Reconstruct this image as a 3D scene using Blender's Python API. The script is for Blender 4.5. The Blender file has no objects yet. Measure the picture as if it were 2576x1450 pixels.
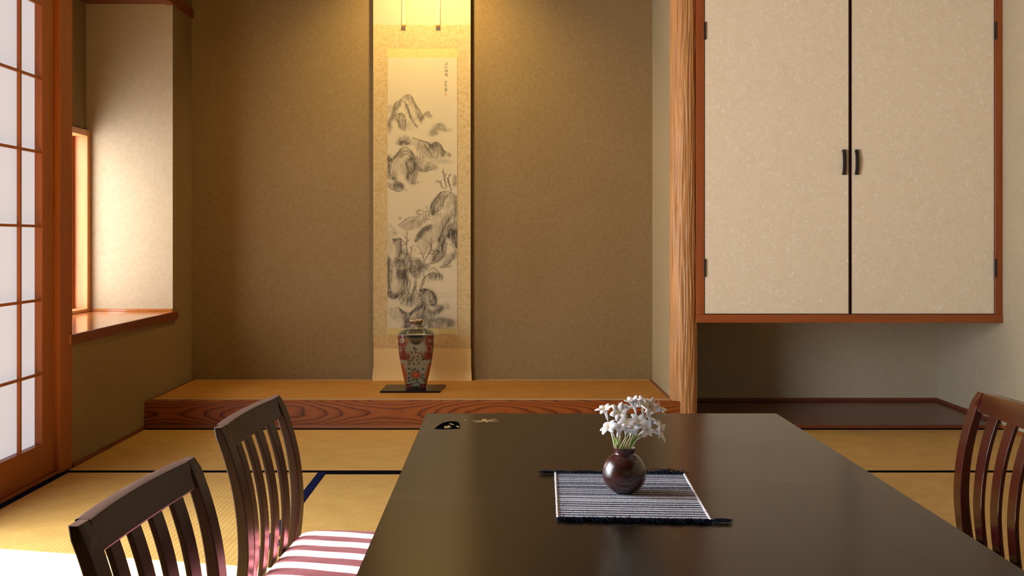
import bpy, bmesh, math, random
import numpy as np
from mathutils import Vector, Matrix, noise as mnoise

R = math.radians
sc = bpy.context.scene
COL = sc.collection

# ------------------------------------------------------------------ camera
F_PX, VX, VY, CAM_H = 2750.0, 1262.0, 602.0, 0.84
cam_d = bpy.data.cameras.new('camera')
cam = bpy.data.objects.new('camera', cam_d)
COL.objects.link(cam)
cam.location = (0, 0, CAM_H)
cam.rotation_euler = (R(90), 0, 0)
cam_d.sensor_width = 36.0
cam_d.lens = 36.0 * F_PX / 2576.0
cam_d.shift_x = (1288.0 - VX) / 2576.0
cam_d.shift_y = (VY - 725.0) / 2576.0
cam_d.clip_start = 0.02
sc.camera = cam

# ------------------------------------------------------------------ world, sun, daylight
w = bpy.data.worlds.new('sky'); sc.world = w
w.use_nodes = True
bg = w.node_tree.nodes['Background']
bg.inputs[0].default_value = (0.80, 0.90, 1.0, 1)
bg.inputs[1].default_value = 1.6

SUN_AZ, SUN_EL = R(-13.0), R(43.0)
sun_d = bpy.data.lights.new('sun', 'SUN')
sun_d.energy = 62.0
sun_d.angle = R(0.6)
sun_d.color = (1.0, 0.96, 0.93)
sun = bpy.data.objects.new('sun', sun_d); COL.objects.link(sun)
sd = Vector((math.cos(SUN_AZ) * math.cos(SUN_EL), math.sin(SUN_AZ) * math.cos(SUN_EL), -math.sin(SUN_EL)))
sun.rotation_euler = sd.to_track_quat('-Z', 'Y').to_euler()
sun.location = (-5, 3, 5)


def area(name, loc, direction, sx, sy, power, color):
    d = bpy.data.lights.new(name, 'AREA')
    d.shape = 'RECTANGLE'; d.size = sx; d.size_y = sy
    d.energy = power; d.color = color
    o = bpy.data.objects.new(name, d); COL.objects.link(o)
    o.location = loc
    o.rotation_euler = Vector(direction).to_track_quat('-Z', 'Z').to_euler()
    return o


area('daylight_opening', (-1.78, 2.15, 0.92), (1, 0, 0), 1.6, 1.6, 118.0, (0.93, 0.97, 1.0))
area('rear_fill', (0.5, -2.45, 1.3), (0, 1, 0), 2.4, 1.2, 1.5, (1.0, 0.95, 0.88))  # added weak fill from behind the camera; the rear wall has no window

sp_d = bpy.data.lights.new('alcove_downlight', 'SPOT')
sp_d.energy = 70.0; sp_d.color = (1.0, 0.70, 0.25)
sp_d.spot_size = R(125); sp_d.spot_blend = 0.9; sp_d.shadow_soft_size = 0.05
sp = bpy.data.objects.new('alcove_downlight', sp_d); COL.objects.link(sp)
sp.location = (-0.36, 5.12, 2.39)
sp.rotation_euler = Vector((0, 0.45, -1)).to_track_quat('-Z', 'Y').to_euler()

sc.view_settings.view_transform = 'Standard'
sc.view_settings.look = 'None'
sc.view_settings.gamma = 1.0
sc.view_settings.exposure = 0.0
sc.view_settings.use_curve_mapping = False
sc.cycles.use_denoising = True
sc.cycles.max_bounces = 10
sc.cycles.diffuse_bounces = 4
sc.cycles.sample_clamp_indirect = 6.0

# ------------------------------------------------------------------ helpers


def s2l(r, g, b):
    f = lambda c: (c / 255 / 12.92) if c / 255 <= 0.04045 else ((c / 255 + 0.055) / 1.055) ** 2.4
    return (f(r), f(g), f(b))


def c4(c):
    return (c[0], c[1], c[2], 1.0)


def lerp3(a, b, t):
    return tuple(a[i] + (b[i] - a[i]) * t for i in range(3))


def P(px, py, Y):
    return Vector(((px - VX) * Y / F_PX, Y, CAM_H - (py - VY) * Y / F_PX))


class Nodes:
    def __init__(self, name):
        self.m = bpy.data.materials.new(name)
        self.m.use_nodes = True
        self.t = self.m.node_tree
        self.b = self.t.nodes['Principled BSDF']

    def n(self, kind, **kw):
        nd = self.t.nodes.new(kind)
        for k, v in kw.items():
            setattr(nd, k, v)
        return nd

    def l(self, a, b):
        self.t.links.new(a, b)

    def coord(self, scale=(1, 1, 1), rot=(0, 0, 0), loc=(0, 0, 0)):
        tc = self.n('ShaderNodeTexCoord')
        mp = self.n('ShaderNodeMapping')
        mp.inputs['Scale'].default_value = scale
        mp.inputs['Rotation'].default_value = rot
        mp.inputs['Location'].default_value = loc
        self.l(tc.outputs['Object'], mp.inputs['Vector'])
        return mp.outputs[0]

    def noise(self, vec, scale=5, detail=4, rough=0.5, dist=0.0):
        nd = self.n('ShaderNodeTexNoise')
        nd.inputs['Scale'].default_value = scale
        nd.inputs['Detail'].default_value = detail
        nd.inputs['Roughness'].default_value = rough
        nd.inputs['Distortion'].default_value = dist
        self.l(vec, nd.inputs['Vector'])
        return nd.outputs[0]

    def math(self, op, a, b=None, c=None):
        nd = self.n('ShaderNodeMath', operation=op)
        for i, v in enumerate((a, b, c)):
            if v is None:
                continue
            if isinstance(v, (int, float)):
                nd.inputs[i].default_value = v
            else:
                self.l(v, nd.inputs[i])
        return nd.outputs[0]

    def ramp(self, fac, stops, interp='LINEAR'):
        nd = self.n('ShaderNodeValToRGB')
        cr = nd.color_ramp
        cr.interpolation = interp
        while len(cr.elements) < len(stops):
            cr.elements.new(0.5)
        for e, (p, c) in zip(cr.elements, stops):
            e.position = p
            e.color = c4(c) if not isinstance(c, (int, float)) else (c, c, c, 1)
        self.l(fac, nd.inputs[0])
        return nd.outputs[0]

    def mix(self, fac, a, b, mode='MIX'):
        nd = self.n('ShaderNodeMix', data_type='RGBA', blend_type=mode)
        for s, v in ((0, fac), (6, a), (7, b)):
            if isinstance(v, (int, float)):
                nd.inputs[s].default_value = v
            elif isinstance(v, tuple):
                nd.inputs[s].default_value = c4(v)
            else:
                self.l(v, nd.inputs[s])
        return nd.outputs[2]

    def bump(self, h, strength=0.3, dist=0.002):
        nd = self.n('ShaderNodeBump')
        nd.inputs['Strength'].default_value = strength
        nd.inputs['Distance'].default_value = dist
        self.l(h, nd.inputs['Height'])
        self.l(nd.outputs[0], self.b.inputs['Normal'])

    def base(self, c):
        if isinstance(c, tuple):
            self.b.inputs['Base Color'].default_value = c4(c)
        else:
            self.l(c, self.b.inputs['Base Color'])

    def set(self, rough=0.5, spec=0.5, coat=0.0, metal=0.0, coat_rough=0.1):
        if isinstance(rough, (int, float)):
            self.b.inputs['Roughness'].default_value = rough
        else:
            self.l(rough, self.b.inputs['Roughness'])
        self.b.inputs['Specular IOR Level'].default_value = spec
        self.b.inputs['Coat Weight'].default_value = coat
        self.b.inputs['Coat Roughness'].default_value = coat_rough
        self.b.inputs['Metallic'].default_value = metal


def mat_wood(name, light, dark, axis='Z', rough=0.42, grain=38.0, spec=0.4, coat=0.0, contrast=1.0):
    """straight grained timber, the grain running along the given axis"""
    N = Nodes(name)
    st = {'X': (0.05, 1, 1), 'Y': (1, 0.05, 1), 'Z': (1, 1, 0.05)}[axis]
    v = N.coord(scale=st)
    a = N.noise(v, grain, 5, 0.6, 0.3)
    b = N.noise(v, grain * 4.5, 3, 0.6)
    g = N.noise(N.coord(), 2.2, 2, 0.5)
    f = N.math('MULTIPLY_ADD', b, 0.35, N.math('MULTIPLY', a, 0.65))
    d = lerp3(light, dark, 0.75 * contrast)
    col = N.ramp(f, [(0.32, d), (0.5, lerp3(light, dark, 0.25 * contrast)), (0.68, light)])
    col = N.mix(N.math('MULTIPLY', g, 0.35), col, dark)
    N.base(col)
    N.set(rough, spec, coat)
    N.bump(f, 0.12, 0.001)
    return N.m


def mat_plain(name, c, rough=0.5, spec=0.4, coat=0.0, metal=0.0, var=0.12, vscale=30):
    N = Nodes(name)
    f = N.noise(N.coord(), vscale, 4, 0.6)
    N.base(N.mix(f, tuple(x * (1 - var) for x in c), tuple(min(1.0, x * (1 + var)) for x in c)))
    N.set(rough, spec, coat, metal)
    return N.m


def mat_plaster(name, c):
    """sandy earthen wall plaster"""
    N = Nodes(name)
    v = N.coord()
    fine = N.noise(v, 420, 3, 0.7)
    mid = N.noise(v, 60, 4, 0.6)
    big = N.noise(v, 3.0, 2, 0.5)
    f = N.math('MULTIPLY_ADD', fine, 0.5, N.math('MULTIPLY', mid, 0.35))
    f = N.math('MULTIPLY_ADD', big, 0.15, f)
    N.base(N.ramp(f, [(0.3, lerp3(c, (0.05, 0.03, 0.0), 0.22)), (0.7, lerp3(c, (1, 0.97, 0.9), 0.06))]))
    N.set(0.92, 0.15)
    N.bump(N.math('ADD', fine, mid), 0.35, 0.0012)
    return N.m


def mat_tatami(name, c1, c2, pitch=0.0155, strength=0.5):
    """rush mat: ridges along the mat's own length (local X), rushes across it"""
    N = Nodes(name)
    v = N.coord()
    sx = N.n('ShaderNodeSeparateXYZ'); N.l(v, sx.inputs[0])
    ridge = N.math('SINE', N.math('MULTIPLY', sx.outputs[1], 2 * math.pi / pitch))
    ridge = N.math('MULTIPLY_ADD', ridge, 0.5, 0.5)
    rush = N.noise(N.coord(scale=(1, 0.05, 1)), 650, 2, 0.6)
    blot = N.noise(v, 9, 3, 0.6)
    knot = N.math('SINE', N.math('MULTIPLY', sx.outputs[0], 2 * math.pi / 0.006))
    f = N.math('MULTIPLY_ADD', ridge, strength * 0.5, N.math('MULTIPLY', rush, 0.55))
    f = N.math('MULTIPLY_ADD', blot, 0.35, f)
    f = N.math('MULTIPLY_ADD', knot, 0.03, f)
    N.base(N.ramp(f, [(0.3, c2), (0.85, c1)]))
    N.set(0.62, 0.3)
    N.bump(N.math('MULTIPLY_ADD', rush, 0.3, ridge), 0.6 * strength, 0.0015)
    return N.m


def mat_fibre_paper(name, c):
    """washi with long curled fibres pressed in it"""
    N = Nodes(name)
    v = N.coord()
    fac = None
    for k, (s, off) in enumerate(((24, 0), (31, 5), (38, 11))):
        vv = N.coord(loc=(off, off * 1.7, off * 0.3))
        n1 = N.noise(vv, s, 1.5, 0.45, 0.8)
        line = N.math('LESS_THAN', N.math('ABSOLUTE', N.math('SUBTRACT', n1, 0.5)), 0.011)
        gate = N.math('GREATER_THAN', N.noise(vv, s * 1.9, 0, 0.5), 0.52)
        line = N.math('MULTIPLY', line, gate)
        fac = line if fac is None else N.math('MAXIMUM', fac, line)
    cloud = N.noise(v, 24, 5, 0.7)
    col = N.ramp(cloud, [(0.3, lerp3(c, (0.30, 0.2, 0.08), 0.10)), (0.7, c)])
    col = N.mix(N.math('MULTIPLY', fac, 0.6), col, lerp3(c, (1, 1, 1), 0.45))
    N.base(col)
    N.set(0.6, 0.25)
    N.bump(N.math('ADD', fac, cloud), 0.2, 0.0006)
    return N.m


def mat_attr(name, rough=0.5, spec=0.4, coat=0.0, bump_scale=0, bump=0.2):
    N = Nodes(name)
    a = N.n('ShaderNodeVertexColor', layer_name='paint')
    N.base(a.outputs[0])
    N.set(rough, spec, coat)
    if bump_scale:
        N.bump(N.noise(N.coord(), bump_scale, 3, 0.6), bump, 0.0006)
    return N.m


def obj(name, bm_or_me, mat, parent=None, smooth=False, world=True, sharp=35):
    if isinstance(bm_or_me, bmesh.types.BMesh):
        me = bpy.data.meshes.new(name)
        bmesh.ops.recalc_face_normals(bm_or_me, faces=bm_or_me.faces)
        bm_or_me.to_mesh(me); bm_or_me.free()
    else:
        me = bm_or_me
    o = bpy.data.objects.new(name, me)
    COL.objects.link(o)
    if mat:
        me.materials.append(mat)
    if smooth:
        me.shade_smooth()
        try:
            me.set_sharp_from_angle(angle=R(sharp))
        except Exception:
            pass
    if parent is not None:
        o.parent = parent
        if world:
            me.transform(Matrix.Translation(-origin(parent)))
    return o


def origin(o):
    v = Vector((0, 0, 0))
    while o is not None:
        v = v + Vector(o.location); o = o.parent
    return v


def thing(name, label, cat, loc=(0, 0, 0), rz=0.0, group=None):
    o = bpy.data.objects.new(name, None)
    o.empty_display_size = 0.05
    COL.objects.link(o)
    o.location = loc; o.rotation_euler = (0, 0, rz)
    tag(o, label, cat, group)
    return o


def tag(o, label=None, cat=None, group=None, kind=None):
    if label: o['label'] = label
    if cat: o['category'] = cat
    if group: o['group'] = group
    if kind: o['kind'] = kind
    return o


def struct(name, bm, m, smooth=False):
    return tag(obj(name, bm, m, smooth=smooth), kind='structure')


def box(bm, x0, x1, y0, y1, z0, z1, bev=0.0, seg=1):
    vs = [bm.verts.new((x, y, z)) for x in (x0, x1) for y in (y0, y1) for z in (z0, z1)]
    q = [(0, 1, 3, 2), (4, 6, 7, 5), (0, 4, 5, 1), (2, 3, 7, 6), (0, 2, 6, 4), (1, 5, 7, 3)]
    fs = [bm.faces.new([vs[i] for i in f]) for f in q]
    if bev:
        es = list({e for f in fs for e in f.edges})
        bmesh.ops.bevel(bm, geom=es, offset=bev, segments=seg, affect='EDGES', profile=0.5)
    return bm


def nb():
    return bmesh.new()


def loft(bm, rings, caps=True, closed=True):
    vr = [[bm.verts.new(p) for p in r] for r in rings]
    n = len(vr[0])
    for a, b in zip(vr, vr[1:]):
        for i in range(n if closed else n - 1):
            j = (i + 1) % n
            bm.faces.new((a[i], a[j], b[j], b[i]))
    if caps and closed:
        bm.faces.new(list(reversed(vr[0])))
        bm.faces.new(vr[-1])
    return bm


def rrect(a, b, r=0.003):
    """rounded rectangle outline in the plane, half sizes a, b"""
    pts = []
    for cx, cy, a0 in ((a - r, b - r, 0), (-a + r, b - r, 90), (-a + r, -b + r, 180), (a - r, -b + r, 270)):
        for k in range(3):
            t = R(a0 + 45 * k)
            pts.append((cx + r * math.cos(t), cy + r * math.sin(t)))
    return pts


def tube(bm, pts, rad, n=8, caps=True):
    pts = [Vector(p) for p in pts]
    rings = []
    up = None
    for i, p in enumerate(pts):
        d = (pts[min(i + 1, len(pts) - 1)] - pts[max(i - 1, 0)]).normalized()
        if up is None:
            up = d.orthogonal().normalized()
        up = (up - d * up.dot(d)).normalized()
        s = d.cross(up)
        r = rad[i] if isinstance(rad, (list, tuple)) else rad
        rings.append([p + (up * math.cos(2 * math.pi * k / n) + s * math.sin(2 * math.pi * k / n)) * r for k in range(n)])
    return loft(bm, rings, caps)


def lathe(bm, prof, c, n=48):
    rings = [[(c[0] + r * math.cos(2 * math.pi * k / n), c[1] + r * math.sin(2 * math.pi * k / n), c[2] + z)
              for k in range(n)] for r, z in prof]
    return loft(bm, rings, True)


def grid_mesh(name, V, UV_colors=None):
    """V: (ny, nx, 3) array -> mesh; colours (ny, nx, 3) into attribute 'paint'"""
    ny, nx, _ = V.shape
    me = bpy.data.meshes.new(name)
    me.vertices.add(nx * ny)
    me.vertices.foreach_set('co', V.reshape(-1).astype(np.float32))
    i = np.arange((ny - 1) * (nx - 1))
    r, c = i // (nx - 1), i % (nx - 1)
    a = r * nx + c
    quads = np.stack([a, a + 1, a + nx + 1, a + nx], 1).astype(np.int32)
    me.loops.add(quads.size)
    me.loops.foreach_set('vertex_index', quads.reshape(-1))
    me.polygons.add(len(quads))
    me.polygons.foreach_set('loop_start', np.arange(0, quads.size, 4, dtype=np.int32))
    me.update(calc_edges=True)
    if UV_colors is not None:
        at = me.color_attributes.new('paint', 'FLOAT_COLOR', 'POINT')
        cc = np.ones((ny * nx, 4), np.float32)
        cc[:, :3] = UV_colors.reshape(-1, 3)
        at.data.foreach_set('color', cc.reshape(-1))
    return me


# ------------------------------------------------------------------ materials
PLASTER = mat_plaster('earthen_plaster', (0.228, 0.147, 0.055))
PLASTER_B = mat_plaster('lit_plaster', (0.47, 0.395, 0.275))  # same wall plaster, stronger light put into a paler colour
PLASTER_C = mat_plaster('half_lit_plaster', (0.36, 0.285, 0.165))  # same plaster between the two tones, for the partition catching bay light
CEDAR_Z = mat_wood('cedar_upright', (0.36, 0.105, 0.018), (0.17, 0.038, 0.007), 'Z')
CEDAR_Y = mat_wood('cedar_along', (0.36, 0.105, 0.018), (0.17, 0.038, 0.007), 'Y')
CEDAR_X = mat_wood('cedar_across', (0.40, 0.12, 0.026), (0.19, 0.045, 0.009), 'X')
SILLW = mat_wood('polished_sill_wood', (0.46, 0.17, 0.045), (0.26, 0.075, 0.015), 'Y', rough=0.16, spec=0.6, coat=0.5)
CEDAR_DK = mat_wood('dark_cedar', (0.20, 0.045, 0.012), (0.08, 0.016, 0.005), 'Y', rough=0.4)
FRAMEW = mat_wood('cupboard_frame_wood', (0.33, 0.088, 0.020), (0.16, 0.036, 0.010), 'Z', rough=0.4)
FRAMEX = mat_wood('cupboard_rail_wood', (0.33, 0.088, 0.020), (0.16, 0.036, 0.010), 'X', rough=0.4)
BOARD = mat_wood('polished_dark_floorboard', (0.20, 0.055, 0.024), (0.09, 0.022, 0.010), 'X', rough=0.25, spec=0.3)
CEILW = mat_wood('ceiling_boards_wood', (0.17, 0.09, 0.04), (0.09, 0.045, 0.018), 'X', rough=0.6)
LACQ = mat_wood('shaded_lacquered_wood', (0.018, 0.010, 0.008), (0.008, 0.005, 0.004), 'Z', rough=0.30, spec=0.16)  # chair lacquer blackened, shade of the unlit left chair backs in its colour
LACQ_RED = mat_wood('mahogany_lacquered_wood', (0.060, 0.0065, 0.004), (0.010, 0.0025, 0.002), 'Z', rough=0.19, spec=0.5, grain=11, coat=0.15)
TATAMI = mat_tatami('rush_mat', s2l(218, 180, 104), s2l(166, 126, 62), 0.0150, 0.30)
ALCOVE_MAT = mat_tatami('alcove_rush', s2l(200, 146, 72), s2l(146, 98, 40), 0.004, 0.25)
BORDER = mat_plain('navy_black_cloth_border', (0.005, 0.005, 0.009), 1.0, 0.0, vscale=300, var=0.3)
BORDER_BLUE = mat_plain('navy_cloth_border', (0.006, 0.009, 0.042), 1.0, 0.03, vscale=300, var=0.3)
IRON = mat_plain('black_iron', (0.012, 0.009, 0.008), 0.45, 0.5)
FIBRE = mat_fibre_paper('fibre_paper', (0.75, 0.655, 0.505))
BLACK = mat_plain('black_lacquer', (0.007, 0.005, 0.004), 0.3, 0.15)
GOLDM = mat_plain('dull_gold', (0.36, 0.24, 0.09), 0.5, 0.2)


def mat_lit_paper(name, emit, strength):
    N = Nodes(name)
    v = N.coord()
    f = N.noise(v, 3, 2, 0.5)
    g = N.noise(v, 90, 4, 0.7)
    col = N.mix(N.math('MULTIPLY_ADD', g, 0.15, N.math('MULTIPLY', f, 0.25)), emit, lerp3(emit, (0.5, 0.45, 0.5), 0.3))
    N.base((0.45, 0.45, 0.46))
    N.l(col, N.b.inputs['Emission Color'])
    N.b.inputs['Emission Strength'].default_value = strength
    N.set(0.9, 0.1)
    return N.m


SHOJI_PAPER = mat_lit_paper('daylit_shoji_paper', (0.78, 0.765, 0.83), 0.66)
BAY_PAPER = mat_lit_paper('daylit_bay_paper', (1.0, 0.97, 0.93), 10.5)

# ------------------------------------------------------------------ room dimensions
XL, XR = -1.583, 2.222
YB, YF, YR = 5.58, 4.845, -2.6
ZC = 2.42
ZP = 0.12        # alcove platform height
# floor under the mats, and the world outside
b = nb(); box(b, XL - 0.02, XR + 0.02, YR, YB + 0.05, -0.12, -0.0005)
struct('floor', b, CEDAR_DK)
b = nb(); box(b, XL - 0.45, XR + 0.05, YR, YB + 0.05, ZC, ZC + 0.05)
struct('ceiling', b, CEILW)
b = nb(); box(b, -14, XL - 1.35, -10, 14, -0.5, -0.45)
tag(obj('garden_ground', b, mat_plain('pale_gravel', (0.42, 0.40, 0.36), 0.95, 0.1, vscale=40)), kind='structure')
b = nb(); box(b, XL - 1.3, XL - 0.14, -2.6, 4.0, -0.10, -0.03)
tag(obj('veranda_floor', b, mat_wood('veranda_boards', (0.42, 0.27, 0.15), (0.25, 0.14, 0.07), 'Y')), kind='structure')

# back wall behind alcove and recess
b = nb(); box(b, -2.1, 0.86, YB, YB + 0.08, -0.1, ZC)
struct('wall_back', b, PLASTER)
b = nb(); box(b, 0.86, XR + 0.05, YB, YB + 0.08, -0.1, ZC)
struct('wall_back_recess', b, PLASTER_B)
# right wall
b = nb(); box(b, XR, XR + 0.08, YR, YB, -0.1, ZC)
struct('wall_right', b, PLASTER_B)
# rear wall behind the camera
b = nb(); box(b, XL - 0.1, XR + 0.08, YR - 0.08, YR, -0.1, ZC)
struct('wall_rear', b, PLASTER_B)
# partition between alcove and recess
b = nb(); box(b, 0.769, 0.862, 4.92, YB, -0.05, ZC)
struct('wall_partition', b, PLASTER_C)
# left wall: apron under the bay, pier by the alcove corner, upper parts
BAY_Y0, BAY_Y1, BAY_X = 4.035, 5.262, -2.0
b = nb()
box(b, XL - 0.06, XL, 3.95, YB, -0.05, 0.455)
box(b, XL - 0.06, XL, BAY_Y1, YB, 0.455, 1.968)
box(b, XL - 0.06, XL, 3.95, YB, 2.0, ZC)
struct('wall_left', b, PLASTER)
# bay: end wall, window wall, near return, bay soffit
b = nb(); box(b, BAY_X - 0.08, XL - 0.0004, BAY_Y1 - 0.0008, BAY_Y1 + 0.06, 0.47, 1.985)
struct('wall_bay_end', b, PLASTER_B)
b = nb()
box(b, BAY_X - 0.06, BAY_X, 3.95, BAY_Y1, 1.37, ZC)
box(b, BAY_X - 0.06, BAY_X, 3.95, BAY_Y1, 0.2, 0.49)
box(b, BAY_X - 0.06, BAY_X, 3.95, 4.48, 0.49, 1.37)
struct('wall_bay_side', b, PLASTER)
b = nb(); box(b, BAY_X - 0.06, XL - 0.02, 3.93, 3.985, 0.2, ZC)
struct('wall_bay_return', b, PLASTER)
b = nb(); box(b, BAY_X, XL + 0.002, 3.985, BAY_Y1, 1.972, 1.998)
struct('trim_1', b, CEDAR_DK)
# head moulding along the left wall
b = nb(); box(b, XL - 0.03, XL + 0.012, 4.03, YB - 0.001, 1.966, 2.010, 0.002)
struct('trim_2', b, CEDAR_DK)
# left wall above and before the opening
b = nb()
box(b, XL - 0.06, XL, YR, 3.95, 1.80, ZC)
box(b, XL - 0.06, XL, YR, 1.2, -0.05, 1.80)
struct('wall_left_front', b, PLASTER)

# bay window frame with its paper screens
w1 = thing('window_1', None, None, (BAY_X, 4.75, 0.5)); w1['kind'] = 'structure'
b = nb()
y0, y1, z0, z1 = 4.47, BAY_Y1 - 0.004, 0.492, 1.362
box(b, BAY_X - 0.09, BAY_X + 0.022, y1 - 0.035, y1, z0, z1, 0.002)
box(b, BAY_X - 0.09, BAY_X + 0.022, y0, y0 + 0.035, z0, z1, 0.002)
box(b, BAY_X - 0.09, BAY_X + 0.022, y0 + 0.035, y1 - 0.035, z1 - 0.030, z1, 0.002)
box(b, BAY_X - 0.09, BAY_X + 0.022, y0 + 0.035, y1 - 0.035, z0, z0 + 0.016, 0.002)
obj('window_frame', b, mat_wood('pale_cedar_frame', (0.62, 0.28, 0.09), (0.4, 0.14, 0.04), 'Z', rough=0.35), w1)
b = nb()
box(b, BAY_X - 0.075, BAY_X - 0.066, y0 + 0.036, y1 - 0.036, z0 + 0.017, z1 - 0.031)
obj('window_paper', b, BAY_PAPER, w1)
b = nb()
for yy in (y1 - 0.060, y0 + 0.04, 4.85):
    box(b, BAY_X - 0.065, BAY_X - 0.042, yy, yy + 0.024, z0 + 0.017, z1 - 0.031)
for k in range(3):
    zz = z0 + 0.22 + 0.2 * k
    box(b, BAY_X - 0.062, BAY_X - 0.050, y0 + 0.06, y1 - 0.06, zz, zz + 0.007)
obj('window_lattice', b, CEDAR_Z, w1)

# bay sill
sill = nb()
box(sill, BAY_X, XL + 0.012, 3.99, BAY_Y1 + 0.0, 0.455, 0.492, 0.0015)
box(sill, XL - 0.001, XL + 0.012, BAY_Y1 - 0.002, BAY_Y1 + 0.036, 0.455, 0.492, 0.0015)
sl = struct('trim_3', sill, SILLW)
b = nb(); box(b, BAY_X + 0.02, XL, BAY_Y1 - 0.010, BAY_Y1, 0.492, 0.505, 0.001)
struct('trim_4', b, SILLW)
b = nb(); box(b, XL + 0.0121, XL + 0.016, 3.99, BAY_Y1 + 0.036, 0.453, 0.491)
struct('trim_5', b, CEDAR_DK)

# corner post by the paper door, head and sill grooves
b = nb(); box(b, XL - 0.09, XL + 0.004, 3.905, 4.023, 0, ZC, 0.003)
struct('post_left', b, CEDAR_Z)
b = nb(); box(b, XL - 0.09, XL + 0.002, 1.2, 3.905, 1.76, 1.80, 0.002)
struct('trim_6', b, CEDAR_Y)
b = nb()
box(b, XL - 0.09, XL + 0.0, 1.2, 3.905, -0.02, 0.010, 0.001)
box(b, XL - 0.09, XL - 0.062, 1.2, 3.905, 0.010, 0.018, 0.001)
struct('trim_7', b, CEDAR_Y)

# paper sliding doors (shoji)
def shoji(name, ya, yb, xo):
    d = thing(name, None, None, (XL - xo, (ya + yb) / 2, 0.010)); d['kind'] = 'structure'
    x0, x1 = XL - xo - 0.015, XL - xo + 0.015
    zt = 1.758; pb = 0.125
    b = nb()
    box(b, x0, x1, yb - 0.105, yb, 0.014, zt, 0.002)
    box(b, x0, x1, ya, ya + 0.035, 0.014, zt, 0.002)
    box(b, x0, x1, ya + 0.035, yb - 0.105, zt - 0.04, zt, 0.002)
    obj('door_frame', b, CEDAR_Z, d)
    b = nb(); box(b, x0 + 0.001, x1 - 0.001, ya + 0.035, yb - 0.105, 0.012, pb, 0.002)
    obj('bottom_rail', b, CEDAR_Y, d)
    b = nb(); box(b, x0 + 0.001, x0 + 0.003, ya + 0.030, yb - 0.10, pb - 0.01, zt - 0.035)
    obj('paper', b, SHOJI_PAPER, d)
    b = nb()
    z = 0.3715
    while z < zt - 0.06:
        box(b, x1 - 0.012, x1 - 0.003, ya + 0.035, yb - 0.100, z - 0.0045, z + 0.0045)
        z += 0.2568
    y = yb - 0.105 - 0.168
    while y > ya + 0.06:
        box(b, x1 - 0.012, x1 - 0.001, y - 0.006, y + 0.006, pb, zt - 0.04)
        y -= 0.187
    obj('lattice', b, CEDAR_Z, d)
shoji('door_1', 3.02, 3.904, 0.028)

# ------------------------------------------------------------------ alcove
pl = thing('alcove_platform', 'raised alcove platform with a rush top and a grained red-brown front board', 'platform', (-0.4, 5.2, 0))
b = nb(); box(b, XL, 0.790, YF, YF + 0.05, 0.018, ZP, 0.0015)
N = Nodes('figured_front_board')
v = N.coord()
sp_ = N.n('ShaderNodeSeparateXYZ'); N.l(v, sp_.inputs[0])
g_ = N.math('COSINE', N.math('MULTIPLY', N.math('ADD', sp_.outputs[0], 1.0 - 0.4), 2 * math.pi / 1.02))
zz_ = N.math('ADD', sp_.outputs[2], -0.066)
zz_ = N.math('MULTIPLY_ADD', N.noise(N.coord(scale=(1.5, 0, 0)), 2.0, 1, 0.5), 0.04, N.math('ADD', zz_, -0.02))
par = N.math('MULTIPLY', N.math('MULTIPLY', zz_, zz_), 250.0)
n1_ = N.noise(N.coord(scale=(2.2, 0.2, 10.0)), 1.0, 3, 0.5)
h_w = N.math('MULTIPLY_ADD', n1_, 0.9, N.math('SUBTRACT', N.math('MULTIPLY', g_, 0.62), par))
f2 = N.noise(N.coord(scale=(1, 1, 12)), 24, 4, 0.6)
rings = N.math('FRACT', N.math('MULTIPLY_ADD', f2, 0.16, N.math('MULTIPLY', h_w, 3.7)))
col = N.ramp(rings, [(0.0, (0.05, 0.008, 0.003)), (0.10, (0.19, 0.042, 0.007)), (0.5, (0.32, 0.088, 0.013)), (0.90, (0.28, 0.070, 0.010)), (1.0, (0.05, 0.008, 0.003))])
col = N.mix(N.math('MULTIPLY', f2, 0.35), col, (0.14, 0.03, 0.008))
N.base(col); N.set(0.36, 0.28, 0.0)
N.bump(rings, 0.08, 0.0008)
obj('front_board', b, N.m, pl)
b = nb(); box(b, XL, 0.790, YF + 0.004, YF + 0.03, 0.0, 0.018)
obj('base_strip', b, CEDAR_X, pl)
b = nb(); box(b, XL + 0.016, 0.752, YF + 0.05, YB - 0.004, 0.02, ZP + 0.002, 0.001)
obj('rush_top', b, ALCOVE_MAT, pl)
b = nb()
box(b, XL + 0.018, 0.750, YF + 0.050, YF + 0.054, ZP + 0.0005, ZP + 0.0035)
box(b, XL + 0.018, 0.750, YB - 0.010, YB - 0.005, ZP + 0.0005, ZP + 0.0035)
obj('rush_edge_cord', b, mat_plain('pale_edge_cord', (0.6, 0.44, 0.26), 0.8, 0.2, vscale=200, var=0.4), pl)
b = nb()
box(b, XL, XL + 0.016, YF + 0.05, YB, 0.0, ZP)
obj('side_strip', b, CEDAR_DK, pl)
b = nb()
box(b, 0.752, 0.769, YF + 0.05, YB, 0.0, ZP)
obj('side_strip', b, CEDAR_DK, pl)

# hanging beam and small wall above the alcove front (above the frame)
b = nb(); box(b, XL, 0.77, YF, YF + 0.07, 2.06, 2.14, 0.003)
struct('trim_8', b, CEDAR_X)
b = nb(); box(b, XL, 0.77, YF + 0.01, YF + 0.06, 2.14, ZC)
struct('wall_above_alcove', b, PLASTER)

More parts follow.
